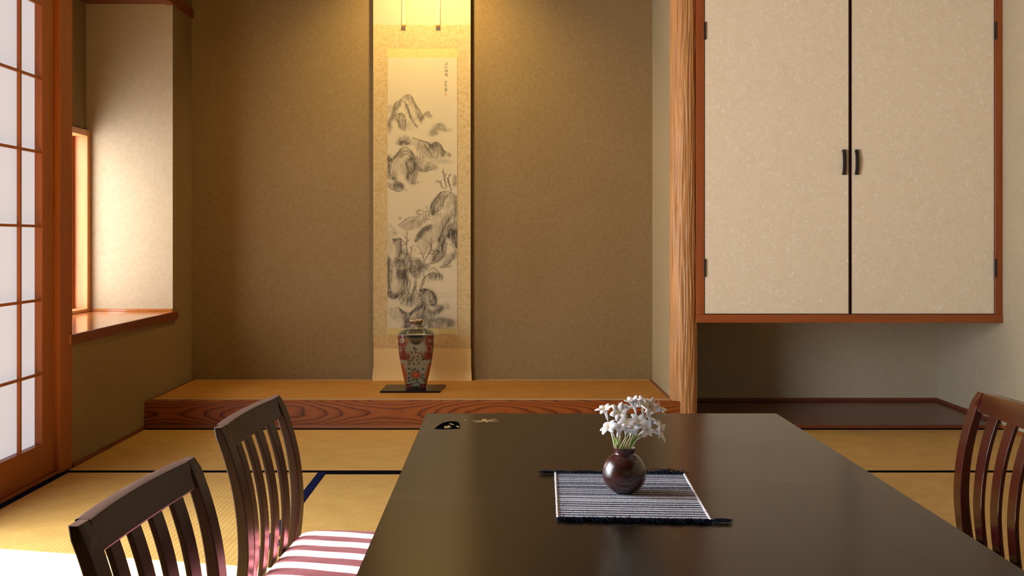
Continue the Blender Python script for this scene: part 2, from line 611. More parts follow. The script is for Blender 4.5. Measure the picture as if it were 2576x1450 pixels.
# rippled log pillar
PX, PY, PR = 0.8155, 4.905, 0.0600
nu, nv = 150, 620
us = np.linspace(0, 2 * math.pi, nu); zs = np.linspace(0.0, ZC, nv)
V = np.zeros((nv, nu, 3)); CC = np.zeros((nv, nu, 3))
ca, cb_, cc_ = np.array((0.45, 0.185, 0.045)), np.array((0.66, 0.37, 0.155)), np.array((0.21, 0.065, 0.015))
for j, z in enumerate(zs):
    for i, a in enumerate(us):
        cx, sx_ = math.cos(a), math.sin(a)
        n1 = mnoise.noise((cx * 5.5 + 3 + 0.25 * math.sin(z * 9), sx_ * 5.5, z * 3.2))
        n2 = mnoise.noise((cx * 12 + 9, sx_ * 12, z * 5.5))
        rip = 1 - abs(n1) * 2.2
        h = 0.0030 * rip + 0.0012 * n2
        rr = PR - 0.002 + h + (0.0012 * (0.5 - z / ZC))
        V[j, i] = (PX + rr * cx, PY + rr * sx_, z)
        t = 0.5 + 0.5 * mnoise.noise((cx * 16 + 1, sx_ * 16, z * 2.2 + 7))
        t2 = mnoise.noise((cx * 34, sx_ * 34, z * 3.0))
        c = ca * (1 - t) + cb_ * t
        k = min(1.0, max(0.0, 0.22 + 0.9 * t2 + 0.25 * n2))
        CC[j, i] = (c * (1 - 0.5 * k) + cc_ * 0.5 * k) * (0.72 + 0.28 * min(1, max(0, rip * 1.3 - 0.1)))
me = grid_mesh('alcove_pillar', V, CC)
o = obj('alcove_pillar', me, mat_attr('rippled_log_bark_free', 0.42, 0.4, 0.0), None, smooth=True)
tag(o, 'round rippled orange-brown log post between alcove and cupboard', 'pillar')

# right recess: floor board with base strips
b = nb(); box(b, 0.866, XR, YF + 0.012, YB, 0.0, 0.014, 0.001)
tag(obj('recess_floor_board', b, BOARD), 'dark polished board floor under the hanging cupboard', 'floor board')
b = nb()
box(b, 0.866, XR, YB - 0.010, YB, 0.014, 0.030, 0.001)
box(b, XR - 0.010, XR, YF + 0.012, YB - 0.010, 0.014, 0.030, 0.001)
struct('baseboard_recess', b, BOARD)
b = nb(); box(b, XR - 0.009, XR, YR, YF + 0.010, 0.0, 0.016, 0.001)
struct('baseboard_right', b, CEDAR_Y)
b = nb(); box(b, XL, XL + 0.010, 4.024, YF, 0.0, 0.012, 0.001)
struct('baseboard_left', b, CEDAR_DK)
b = nb(); box(b, 0.866, XR, YF + 0.0, YF + 0.010, 0.0, 0.012, 0.001)
struct('trim_9', b, BOARD)

# ------------------------------------------------------------------ hanging cupboard
CX0, CX1, CZ0, CZ1 = 0.8625, XR - 0.0005, 0.469, 1.98
cup = thing('wall_cupboard', 'wall-hung cupboard with two tall fibre-papered doors and a red-brown frame', 'cupboard', (1.54, 5.2, CZ0))
b = nb()
box(b, CX0 + 0.028, CX1, YF + 0.03, YB - 0.001, CZ0 + 0.006, CZ1)
obj('carcass', b, CEDAR_DK, cup)
b = nb()
box(b, 0.8630, 0.899, YF + 0.002, YF + 0.04, 0.506, CZ1, 0.0015)
obj('stile', b, FRAMEW, cup)
b = nb()
box(b, 2.187, CX1, YF + 0.002, YF + 0.04, 0.506, CZ1, 0.0015)
obj('stile', b, FRAMEW, cup)
b = nb(); box(b, 0.8630, CX1, YF - 0.002, YF + 0.04, CZ0, 0.506, 0.0015)
obj('bottom_rail', b, FRAMEX, cup)
DEDGE = mat_plain('dark_red_lacquer_edge', (0.045, 0.008, 0.006), 0.3, 0.5, coat=0.4)
for k, (xa, xb, hx, gx) in enumerate(((0.9005, 1.5400, 1.518, 0.9005), (1.5520, 2.1855, 1.574, 2.1875))):
    b = nb(); box(b, xa + 0.0015, xb - 0.0015, YF + 0.006, YF + 0.028, 0.5095, CZ1 - 0.03)
    d = obj('door', b, FIBRE, cup)
    b = nb()
    box(b, xa - 0.001, xa + 0.0014, YF + 0.0055, YF + 0.029, 0.508, CZ1 - 0.03)
    box(b, xb - 0.0014, xb + 0.003, YF + 0.0055, YF + 0.029, 0.508, CZ1 - 0.03)
    box(b, xa + 0.001, xb - 0.001, YF + 0.0055, YF + 0.029, 0.507, 0.5092)
    obj('door_edge', b, DEDGE, d)
    # arched pull
    b = nb()
    zc, hh = 1.181, 0.051
    rings = []
    for t in np.linspace(-1, 1, 17):
        out = 0.007 + 0.008 * max(0.0, 1 - abs(t) ** 2.4)
        sect = rrect(0.0082, 0.0028, 0.0015)
        rings.append([(hx + p[0], YF - out + p[1] + 0.006, zc + t * hh) for p in sect])
    loft(b, rings)
    for s in (-1, 1):
        box(b, hx - 0.0078, hx + 0.0078, YF - 0.006, YF + 0.007, zc + s * hh * 0.98 - 0.006, zc + s * hh * 0.98 + 0.006, 0.001)
    obj('pull', b, IRON, d, smooth=True)
    for za, zb_ in ((1.725, 1.803), (0.672, 0.752)):
        b = nb()
        box(b, gx - 0.004, gx + 0.004, YF - 0.004, YF + 0.006, za, zb_, 0.001)
        obj('hinge', b, IRON, d)
b = nb(); box(b, 0.862, XR, YF + 0.02, YF + 0.06, CZ1, ZC)
struct('wall_above_cupboard', b, PLASTER_B)

# ------------------------------------------------------------------ tatami mats
def mat_thing(x0, x1, y0, y1, along, edges, label, top=0.0015, blue=False):
    """along 'X' or 'Y': the long way; borders are cloth bands on the long sides"""
    cx, cy = (x0 + x1) / 2, (y0 + y1) / 2
    L, W = (x1 - x0, y1 - y0) if along == 'X' else (y1 - y0, x1 - x0)
    rz = 0 if along == 'X' else R(90)
    t = thing('tatami_mat', label, 'tatami mat', (cx, cy, 0.0), rz, 'straw mats covering the floor')
    b = nb(); box(b, -L / 2, L / 2, -W / 2, W / 2, -0.0003, top, 0.0007)
    obj('rush_surface', b, TATAMI, t, world=False)
    bw = 0.030
    for s in edges:   # s = +1 / -1 in local Y
        b = nb()
        ya, yb = (W / 2 - bw, W / 2 + 0.0003) if s > 0 else (-W / 2 - 0.0003, -W / 2 + bw)
        box(b, -L / 2, L / 2, ya, yb, 0.0, top + 0.0012, 0.0006)
        obj('cloth_border', b, BORDER_BLUE if blue else BORDER, t, world=False)
    return t

XA, XB, XC = XL + 0.012, -0.630, 1.275
Y1, Y2, Y3 = 4.835, 3.925, 3.015
mat_thing(XA, 0.345, Y2 + 0.001, Y1, 'X', (1, -1), 'straw mat lying crossways in front of the alcove, left one')
mat_thing(0.347, XR - 0.010, Y2 + 0.001, Y1, 'X', (1, -1), 'straw mat lying crossways in front of the dark recess, right one')
mat_thing(XA - 0.014, XB, 2.02, Y2 - 0.001, 'Y', (1, -1), 'straw mat running lengthwise beside the paper sliding door', blue=True)
mat_thing(XB + 0.002, XC, Y3 + 0.001, Y2 - 0.001, 'X', (1, -1), 'straw mat lying crossways beyond the far end of the table')
mat_thing(XC + 0.002, XR - 0.010, 2.02, Y2 - 0.001, 'Y', (1, -1), 'straw mat running lengthwise beside the right wall')
mat_thing(XB + 0.002, XC, 2.10, Y3 - 0.001, 'X', (1, -1), 'straw mat under the table and the second chair', blue=True)
mat_thing(XA - 0.014, XB, 0.1, 2.018, 'Y', (1, -1), 'straw mat in bright sun behind the nearest chair', blue=True)
b = nb(); box(b, XB + 0.002, XR - 0.01, -2.55, 2.018, -0.0003, 0.0015)
tag(obj('floor_matting', b, TATAMI), kind='structure')
b = nb(); box(b, XC + 0.002, XR - 0.01, 2.0185, 2.0195, -0.0003, 0.0015)
b.free()
b = nb(); box(b, XA - 0.014, XB, -2.55, 0.099, -0.0003, 0.0015)
tag(obj('floor_matting', b, TATAMI), kind='structure')

# ------------------------------------------------------------------ ink painting canvas
rng = np.random.RandomState(7)
random.seed(5)


def vnoise(h, w, cell, seed):
    r = np.random.RandomState(seed)
    cy, cx = max(2, int(h / cell[1]) + 3), max(2, int(w / cell[0]) + 3)
    g = r.rand(cy, cx)
    y = np.linspace(0, cy - 2.001, h); x = np.linspace(0, cx - 2.001, w)
    yi, xi = y.astype(int), x.astype(int)
    fy, fx = y - yi, x - xi
    fy = fy * fy * (3 - 2 * fy); fx = fx * fx * (3 - 2 * fx)
    a = g[np.ix_(yi, xi)]; b_ = g[np.ix_(yi, xi + 1)]
    c = g[np.ix_(yi + 1, xi)]; d = g[np.ix_(yi + 1, xi + 1)]
    return (a * (1 - fx) + b_ * fx) * (1 - fy[:, None]) + (c * (1 - fx) + d * fx) * fy[:, None]


def fbm(h, w, cell, seed, octv=4):
    t = np.zeros((h, w)); amp = 1; tot = 0; c = list(cell)
    for k in range(octv):
        t += amp * vnoise(h, w, c, seed + k); tot += amp
        amp *= 0.55; c = [max(1.2, c[0] / 2), max(1.2, c[1] / 2)]
    return t / tot


class Canvas:
    def __init__(s, x0, y0, x1, y1, sc_):
        s.x0, s.y0, s.s = x0, y0, sc_
        s.w, s.h = int((x1 - x0) * sc_) + 1, int((y1 - y0) * sc_) + 1
        s.wash = np.zeros((s.h, s.w)); s.line = np.zeros((s.h, s.w)); s.masses = []

    def _dab(s, L, x, y, r, a, ax=1.0):
        x = (x - s.x0) * s.s; y = (y - s.y0) * s.s; r = max(r * s.s, 0.45)
        rx = r * 2.2 * max(1, ax)
        i0, i1 = max(0, int(y - r * 2.2)), min(s.h, int(y + r * 2.2) + 2)
        j0, j1 = max(0, int(x - rx)), min(s.w, int(x + rx) + 2)
        if i0 >= i1 or j0 >= j1:
            return
        yy = (np.arange(i0, i1) - y)[:, None] / r; xx = (np.arange(j0, j1) - x)[None] / (r * ax)
        k = np.exp(-(xx ** 2 + yy ** 2)) * a
        L[i0:i1, j0:j1] = 1 - (1 - L[i0:i1, j0:j1]) * (1 - k)

    def path(s, pts, step):
        p = np.array(pts, float)
        out = []
        n = len(p)
        for i in range(n - 1):
            p0, p1, p2, p3 = p[max(i - 1, 0)], p[i], p[i + 1], p[min(i + 2, n - 1)]
            m = max(1, int(np.hypot(*(p2 - p1)) / step))
            for k in range(m):
                t = k / m
                out.append(0.5 * ((2 * p1) + (-p0 + p2) * t + (2 * p0 - 5 * p1 + 4 * p2 - p3) * t * t + (-p0 + 3 * p1 - 3 * p2 + p3) * t ** 3))
        out.append(p[-1])
        return out

    def stroke(s, pts, w_=0.8, a=0.5, jit=0.3, taper=True):
        q = s.path(pts, max(0.35, w_ * 0.6))
        n = len(q)
        for i, (x, y) in enumerate(q):
            t = i / max(1, n - 1)
            ww = w_ * ((0.45 + 0.9 * math.sin(math.pi * min(1, t * 0.9 + 0.1))) if taper else 1)
            s._dab(s.line, x + rng.randn() * jit * 0.4, y + rng.randn() * jit * 0.4, ww * (0.8 + 0.4 * rng.rand()), a * (0.6 + 0.5 * rng.rand()))

    def washs(s, pts, w_=6, a=0.12, ax=1.0):
        for x, y in s.path(pts, w_ * 0.5):
            s._dab(s.wash, x + rng.randn() * w_ * 0.15, y + rng.randn() * w_ * 0.15, w_ * (0.8 + 0.4 * rng.rand()), a, ax)

    def cun(s, ridge, n, d, ln, w_=0.6, a=0.3, spread=0.6):
        """texture strokes falling from a ridge in direction d"""
        q = s.path(ridge, 1.0)
        for k in range(n):
            x, y = q[rng.randint(len(q))]
            if rng.rand() < 0.35: continue
            L_ = ln * 0.8 * (0.35 + rng.rand())
            ang = math.atan2(d[1], d[0]) + rng.randn() * spread * 0.2
            x += rng.rand() * ln * 0.25 * math.cos(ang); y += rng.rand() * ln * 0.25 * math.sin(ang)
            b1 = ang + rng.randn() * 0.3
            s.stroke([(x, y), (x + L_ * 0.5 * math.cos(ang), y + L_ * 0.5 * math.sin(ang)),
                      (x + L_ * math.cos(b1), y + L_ * math.sin(b1))], w_ * (0.7 + 0.6 * rng.rand()), 0.62 * a * (0.5 + 0.7 * rng.rand()), 0.3)

    def mass(s, poly, a=0.4, blur=3, seed=0):
        '''soft-edged ink mass, broken up by streaky brush texture'''
        q = [((x - s.x0) * s.s, (y - s.y0) * s.s) for x, y in poly]
        yy, xx = np.mgrid[0:s.h, 0:s.w]
        ins = np.zeros((s.h, s.w), bool)
        n = len(q)
        for i in range(n):
            (xa, ya), (xb, yb) = q[i], q[(i + 1) % n]
            if ya == yb: continue
            c = ((ya > yy) != (yb > yy)) & (xx < (xb - xa) * (yy - ya) / (yb - ya) + xa)
            ins ^= c
        m = ins.astype(float)
        for _ in range(3):
            for ax in (0, 1):
                p = np.pad(m, [(blur, blur) if k_ == ax else (0, 0) for k_ in (0, 1)], mode='edge')
                cs = np.cumsum(p, axis=ax)
                z_ = np.zeros_like(np.take(cs, [0], ax))
                cs = np.concatenate([z_, cs], ax)
                L_ = 2 * blur + 1
                m = (np.take(cs, range(L_, cs.shape[ax]), ax) - np.take(cs, range(0, cs.shape[ax] - L_), ax)) / L_
        s.masses.append((m, a, seed))

    def dots(s, c, rad, n, w_=0.9, a=0.4, flat=1.0):
        for k in range(n):
            r_ = rad * math.sqrt(rng.rand()); t = rng.rand() * 6.28
            s._dab(s.line, c[0] + r_ * math.cos(t) * flat, c[1] + r_ * math.sin(t), w_ * (0.6 + 0.8 * rng.rand()), a * (0.4 + 0.7 * rng.rand()), 1.4)


CV = Canvas(975, 145, 1150, 826, 1.5)
U = lambda pts: [(960 + x * 0.1931, 220 + y * 0.1931) for x, y in pts]
D = lambda pts: [(960 + x * 0.2481, 480 + y * 0.2481) for x, y in pts]
k = CV
# --- upper peak
main = U([(85, 445), (140, 330), (175, 215), (245, 165), (330, 100), (390, 120), (430, 205), (500, 310), (530, 385)])
k.stroke(main, 1.0, 0.38); k.cun(main, 190, (0.45, 1), 14, 0.7, 0.22)
k.stroke(U([(255, 165), (300, 185), (345, 280), (380, 400), (465, 505)]), 1.3, 0.30)
k.cun(U([(300, 190), (345, 280), (380, 400), (455, 500)]), 60, (0.4, 1), 9, 0.8, 0.22)
k.washs(U([(330, 130), (400, 200), (470, 330), (510, 400)]), 5.5, 0.16)
k.washs(U([(330, 220), (360, 330), (420, 430)]), 4, 0.18)
k.stroke(U([(250, 168), (222, 235), (180, 300), (150, 390)]), 1.2, 0.26)
k.washs(U([(180, 240), (150, 330), (110, 420)]), 5, 0.12)
k.cun(U([(255, 200), (230, 260), (190, 330)]), 40, (-0.4, 1), 9, 0.7, 0.2)
k.stroke(U([(530, 385), (560, 350), (605, 320), (655, 388)]), 1.2, 0.34)
k.washs(U([(540, 380), (600, 350), (640, 385)]), 4, 0.22)
low = U([(85, 450), (140, 400), (200, 355), (255, 340), (300, 370), (310, 450), (300, 540)])
k.stroke(low, 1.0, 0.40); k.cun(low, 90, (0.2, 1), 9, 0.7, 0.26)
k.stroke(U([(150, 400), (215, 440), (235, 520), (290, 555)]), 1.5, 0.32)
k.washs(U([(225, 420), (250, 500), (290, 540)]), 6, 0.22); k.washs(U([(300, 480), (360, 530)]), 5, 0.12)
k.washs(U([(90, 480), (110, 560), (95, 600)]), 6, 0.15); k.cun(U([(85, 470), (150, 500)]), 25, (0.2, 1), 9, 0.7, 0.18)
k.washs(U([(80, 265), (110, 240), (150, 270), (110, 330)]), 5, 0.10)
# --- distant hill in mist
k.washs(U([(640, 600), (670, 545), (730, 490), (785, 490), (820, 545)]), 6.5, 0.17)
k.washs(U([(650, 590), (740, 540), (820, 560), (900, 552)]), 4, 0.12, 1.6)
k.stroke(U([(700, 500), (745, 478), (795, 492), (830, 548)]), 1.2, 0.18)
k.washs(U([(640, 620), (720, 590)]), 4, 0.12, 2)
# --- mid trees clump (fan of vertical strokes)
for i in range(60):
    a_ = R(-160 + 140 * rng.rand()); r0, r1 = 6 + 8 * rng.rand(), 13 + 7 * rng.rand()
    c0 = (960 + 290 * 0.1931, 220 + 770 * 0.1931)
    k.stroke([(c0[0] + r0 * math.cos(a_), c0[1] + r0 * math.sin(a_) * 0.9), (c0[0] + r1 * math.cos(a_), c0[1] + r1 * math.sin(a_))], 0.7, 0.22)
k.washs(U([(200, 730), (250, 670), (340, 670), (390, 740)]), 5, 0.16)
# --- right ridge of middle mountains
rr_ = U([(400, 655), (530, 700), (600, 720), (645, 755), (700, 715), (760, 740), (805, 820), (890, 855)])
k.stroke(rr_, 1.3, 0.42); k.cun(rr_[2:], 150, (0.35, 1), 15, 0.8, 0.22)
k.washs(U([(650, 740), (720, 760), (770, 830), (800, 890)]), 6, 0.22)
k.washs(U([(560, 770), (600, 850), (640, 920), (740, 900)]), 8, 0.13)
k.washs(U([(420, 720), (500, 780), (560, 900)]), 7, 0.10)
k.cun(U([(540, 720), (600, 800), (650, 880)]), 70, (0.5, 1), 12, 0.8, 0.16)
k.washs(U([(480, 1060), (560, 1080), (640, 1040), (720, 1050)]), 5.5, 0.22); k.stroke(U([(560, 1090), (640, 1075), (710, 1060)]), 1.3, 0.25)
k.washs(U([(450, 940), (520, 1000), (600, 1040)]), 7, 0.12)
k.washs(U([(640, 1000), (750, 960), (900, 980)]), 6, 0.07, 2)
# --- domed rock
k.stroke(U([(95, 960), (150, 925), (200, 880), (260, 800), (330, 785)]), 2.0, 0.50)
k.stroke(U([(330, 785), (380, 830), (420, 900), (450, 990), (490, 1080), (570, 1100)]), 2.0, 0.42)
k.stroke(U([(125, 1060), (145, 970), (230, 870), (310, 825), (385, 870), (430, 985), (470, 1120), (460, 1180)]), 1.2, 0.38)
k.stroke(U([(240, 880), (330, 870), (380, 930)]), 0.8, 0.3); k.stroke(U([(150, 1100), (165, 1000), (240, 900)]), 0.9, 0.28)
k.cun(U([(230, 880), (310, 830), (385, 880), (425, 985)]), 110, (0.1, 1), 14, 0.8, 0.20)
k.cun(U([(310, 950), (350, 1050), (330, 1150)]), 80, (0.1, 1), 14, 0.9, 0.26)
k.washs(U([(360, 960), (390, 1060), (370, 1150), (390, 1220)]), 9, 0.30); k.washs(U([(320, 1130), (360, 1200), (420, 1240)]), 7, 0.28)
k.washs(U([(420, 1000), (450, 1080), (440, 1150)]), 5, 0.22)
k.washs(U([(90, 900), (95, 1000), (90, 1100), (110, 1180)]), 6, 0.25); k.cun(U([(85, 900), (100, 1150)]), 60, (0.1, 1), 9, 0.8, 0.28)
k.washs(U([(170, 1100), (170, 1180), (200, 1260)]), 6, 0.25); k.washs(U([(200, 1280), (250, 1290), (280, 1310)]), 7, 0.42)
k.stroke(U([(85, 1290), (130, 1320), (190, 1345), (240, 1352), (300, 1300)]), 1.2, 0.4); k.washs(U([(90, 1250), (140, 1300)]), 5, 0.25)
k.stroke(U([(390, 1250), (440, 1255)]), 1.4, 0.45); k.dots(U([(475, 1245)])[0], 3, 14, 0.8, 0.4); k.dots(U([(320, 1335)])[0], 2, 10, 0.8, 0.4); k.dots(U([(520, 1240)])[0], 4, 8, 0.6, 0.3)
# --- bare trees on the right crest
for pts, w_ in (([(910, 1350), (880, 1260), (868, 1200), (885, 1120)], 1.4), ([(845, 1310), (830, 1240), (815, 1170), (800, 1045)], 1.3),
                ([(830, 1325), (785, 1300), (765, 1240), (705, 1205)], 1.3), ([(765, 1240), (775, 1210)], 0.9), ([(815, 1170), (850, 1110)], 0.8),
                ([(810, 1120), (780, 1090)], 0.8), ([(868, 1200), (840, 1180)], 0.9), ([(875, 1160), (905, 1130)], 0.9), ([(720, 1225), (695, 1240)], 0.9),
                ([(740, 1250), (735, 1220)], 0.8), ([(880, 1240), (850, 1225)], 0.9)):
    k.stroke(U(pts), w_ * 0.85, 0.62, 0.5)
k.washs(U([(950, 1160), (955, 1230), (945, 1280)]), 6, 0.24); k.dots(U([(950, 1220)])[0], 8, 40, 0.7, 0.3)
# --- right crag (lower half)
k.stroke(U([(700, 1450), (740, 1400), (800, 1360), (900, 1370), (980, 1440)]), 1.2, 0.34)
k.stroke(D([(600, 15), (545, 90), (505, 150), (510, 250)]), 1.8, 0.48)
k.washs(D([(560, 90), (525, 150), (520, 230)]), 6, 0.32); k.cun(D([(590, 40), (530, 140), (520, 230)]), 90, (0.35, 0.9), 9, 0.8, 0.3)
k.stroke(D([(700, 20), (640, 80), (600, 170)]), 1.3, 0.32); k.stroke(D([(640, 60), (620, 150), (560, 230), (500, 310)]), 1.1, 0.25)
k.washs(D([(755, 70), (750, 150), (758, 250)]), 5, 0.35); k.washs(D([(700, 60), (720, 120)]), 4, 0.2)
k.cun(D([(740, 60), (750, 200), (740, 300)]), 60, (-0.2, 1), 14, 0.9, 0.26)
k.washs(D([(680, 250), (640, 330), (600, 430), (590, 520)]), 9, 0.22); k.washs(D([(760, 330), (730, 400), (740, 500), (755, 560)]), 8, 0.32)
k.washs(D([(690, 390), (640, 450), (620, 520), (640, 590)]), 8, 0.30); k.washs(D([(560, 600), (530, 660), (570, 690), (640, 650)]), 8, 0.32)
k.cun(D([(700, 250), (640, 350), (590, 470)]), 120, (-0.3, 1), 18, 0.9, 0.2); k.cun(D([(690, 400), (640, 480), (620, 560)]), 90, (-0.2, 1), 12, 0.9, 0.28)
k.cun(D([(720, 380), (745, 480), (755, 560)]), 60, (0, 1), 12, 0.9, 0.28)
k.stroke(D([(500, 345), (445, 370), (400, 410), (360, 460), (335, 520)]), 1.9, 0.42)
k.washs(D([(490, 370), (420, 410), (370, 470)]), 6.5, 0.34); k.cun(D([(500, 350), (420, 400), (345, 500)]), 110, (0.1, 1), 8, 0.8, 0.3)
k.washs(D([(450, 470), (480, 540), (460, 600)]), 9, 0.10)
k.stroke(D([(470, 745), (550, 725), (620, 665), (650, 600), (660, 520)]), 1.5, 0.4)
k.stroke(D([(600, 765), (670, 745), (710, 700), (750, 600)]), 1.4, 0.36); k.washs(D([(640, 740), (690, 690), (730, 640)]), 5, 0.3)
k.stroke(D([(660, 540), (700, 545), (750, 600)]), 0.9, 0.25); k.washs(D([(600, 778), (700, 765)]), 2, 0.25, 2)
# --- distant shore with huts
k.stroke(D([(170, 350), (235, 300), (290, 270), (340, 265)]), 1.1, 0.34); k.dots(D([(190, 275)])[0], 4, 26, 0.8, 0.5); k.dots(D([(240, 295)])[0], 3, 14, 0.7, 0.4)
k.washs(D([(190, 365), (260, 330), (330, 310), (400, 330)]), 6, 0.14); k.washs(D([(250, 390), (330, 360), (400, 370)]), 5, 0.10)
for pts in ([(350, 235), (375, 195), (430, 205)], [(355, 238), (400, 245), (425, 235)], [(440, 220), (470, 205), (500, 215)], [(445, 240), (450, 290), (490, 290)],
            [(455, 155), (455, 200)], [(350, 262), (400, 272)], [(480, 185), (500, 190)], [(420, 260), (440, 330)], [(490, 220), (470, 250)]):
    k.stroke(D(pts), 0.8, 0.42)
k.dots(D([(465, 270)])[0], 10, 45, 0.6, 0.25)
# --- left cliff
k.stroke(D([(65, 320), (100, 360), (150, 420), (120, 485)]), 0.8, 0.2)
k.cun(D([(80, 400), (140, 420), (160, 470)]), 30, (0.2, 1), 7, 0.6, 0.2)
k.stroke(D([(110, 490), (150, 500), (190, 490), (195, 600), (165, 660)]), 1.8, 0.42); k.washs(D([(130, 500), (170, 540), (175, 640)]), 6, 0.28)
k.cun(D([(120, 490), (190, 490), (190, 640)]), 60, (0.1, 1), 9, 0.8, 0.28)
k.washs(D([(65, 670), (70, 800), (75, 920), (80, 1030)]), 5, 0.30); k.cun(D([(65, 660), (75, 950)]), 90, (0.08, 1), 16, 0.9, 0.26)
k.washs(D([(200, 790), (220, 880), (230, 960), (180, 1020)]), 8, 0.32); k.cun(D([(150, 780), (240, 800)]), 110, (0.05, 1), 40, 1.0, 0.22)
k.washs(D([(80, 1050), (130, 1070), (180, 1040), (240, 1000)]), 7, 0.34); k.stroke(D([(65, 1060), (120, 1090), (200, 1040), (250, 1000)]), 1.2, 0.4)
# --- pines, trunks and bare branches
for x, y, r_, n_ in ((170, 692, 9, 90), (148, 750, 9, 90), (220, 620, 10, 110), (255, 720, 13, 150), (300, 790, 12, 130), (355, 712, 9, 90), (425, 790, 11, 120),
                     (350, 850, 10, 100), (285, 660, 8, 60), (450, 770, 7, 70), (380, 770, 10, 90), (200, 740, 10, 90), (330, 820, 9, 70)):
    k.dots(D([(x, y)])[0], r_, n_, 0.9, 0.42, 1.35); k.washs(D([(x - 10, y), (x + 10, y)]), 5, 0.16, 1.4)
for pts, w_ in (([(262, 660), (252, 560), (258, 480), (262, 405)], 1.2), ([(254, 560), (225, 520), (190, 480)], 0.9), ([(256, 500), (235, 460), (215, 435)], 0.8),
                ([(258, 520), (290, 490)], 0.7), ([(262, 450), (240, 420)], 0.7), ([(245, 540), (200, 560)], 0.7), ([(300, 640), (310, 570), (345, 545)], 0.9), ([(308, 600), (280, 560)], 0.8),
                ([(435, 730), (415, 650), (390, 590)], 1.1), ([(410, 640), (365, 630)], 0.7), ([(420, 660), (445, 620)], 0.7), ([(430, 715), (470, 650), (500, 590), (502, 480)], 1.2),
                ([(500, 600), (545, 612), (590, 590)], 0.9), ([(502, 560), (480, 530), (458, 510)], 0.8), ([(503, 540), (530, 500)], 0.8), ([(480, 630), (520, 640), (560, 600)], 0.8),
                ([(502, 515), (485, 480)], 0.6), ([(395, 600), (380, 570)], 0.6), ([(330, 620), (345, 580)], 0.7)):
    k.stroke(D(pts), w_ * 0.8, 0.6, 0.4)
for pts, w_ in (([(270, 1050), (258, 960), (270, 880), (262, 790)], 1.2), ([(278, 1050), (285, 960), (300, 880)], 1.1), ([(300, 1120), (310, 1040), (335, 960), (350, 870)], 1.3),
                ([(312, 1110), (330, 1030), (355, 950), (352, 880)], 1.0), ([(365, 1030), (340, 980), (330, 900)], 0.9), ([(385, 1015), (405, 950), (430, 890), (500, 835), (560, 845)], 1.4),
                ([(400, 1005), (425, 940), (455, 880)], 0.9), ([(430, 880), (425, 830)], 1.0), ([(295, 1130), (290, 1060), (262, 1000)], 0.9)):
    k.stroke(D(pts), w_ * 0.9, 0.5, 0.4)
for i in range(60):   # willow strands
    x = 470 + 145 * rng.rand(); y = 825 + (x - 540) ** 2 * 0.004 + 10 * rng.rand()
    L_ = 35 + 60 * rng.rand()
    k.stroke(D([(x, y), (x + 8, y + L_ * 0.5), (x + 2, y + L_)]), 0.45, 0.3, 0.2)
k.stroke(D([(480, 820), (520, 780), (580, 830), (615, 880)]), 1.0, 0.35)
# --- foreground rocks
k.stroke(D([(175, 1110), (200, 1070), (240, 1040), (270, 1080)]), 1.2, 0.45); k.washs(D([(200, 1090), (260, 1100), (330, 1090)]), 6, 0.28)
k.stroke(D([(380, 1010), (440, 1000), (510, 1030), (550, 1100), (540, 1160), (460, 1150)]), 2.0, 0.55)
k.washs(D([(420, 1030), (470, 1030), (520, 1070), (530, 1140)]), 8, 0.45); k.washs(D([(430, 1080), (440, 1150), (470, 1190)]), 7, 0.42)
k.stroke(D([(170, 1180), (220, 1225), (290, 1240), (360, 1170), (420, 1130), (440, 1180), (410, 1260), (350, 1320)]), 1.6, 0.45)
k.cun(D([(290, 1240), (360, 1180), (425, 1140)]), 120, (-0.3, 1), 13, 0.9, 0.3); k.cun(D([(180, 1190), (250, 1240)]), 60, (0.2, 1), 12, 0.9, 0.28)
k.washs(D([(230, 1270), (260, 1330), (240, 1400)]), 9, 0.34); k.washs(D([(330, 1300), (400, 1290), (420, 1260)]), 8, 0.4)
k.washs(D([(470, 1220), (520, 1240), (560, 1230), (600, 1190)]), 7, 0.48); k.dots(D([(575, 1190)])[0], 9, 90, 1.0, 0.5, 1.3); k.dots(D([(610, 1180)])[0], 6, 50, 0.9, 0.45)
k.washs(D([(640, 1150), (670, 1190)]), 5, 0.18); k.washs(D([(570, 1330), (630, 1320), (690, 1330), (740, 1345)]), 9, 0.30, 1.3)
k.washs(D([(450, 1270), (480, 1350), (520, 1390)]), 8, 0.28); k.cun(D([(480, 1300), (600, 1290), (720, 1300)]), 120, (-0.2, 1), 9, 0.8, 0.2)
k.washs(D([(100, 1200), (130, 1260)]), 6, 0.12); k.dots(D([(110, 1240)])[0], 14, 50, 0.8, 0.2); k.dots(D([(170, 1290)])[0], 14, 60, 0.8, 0.25)
for yy in (1045, 1075):
    k.washs(D([(600, yy), (660, yy - 4), (730, yy)]), 1.6, 0.02, 3)
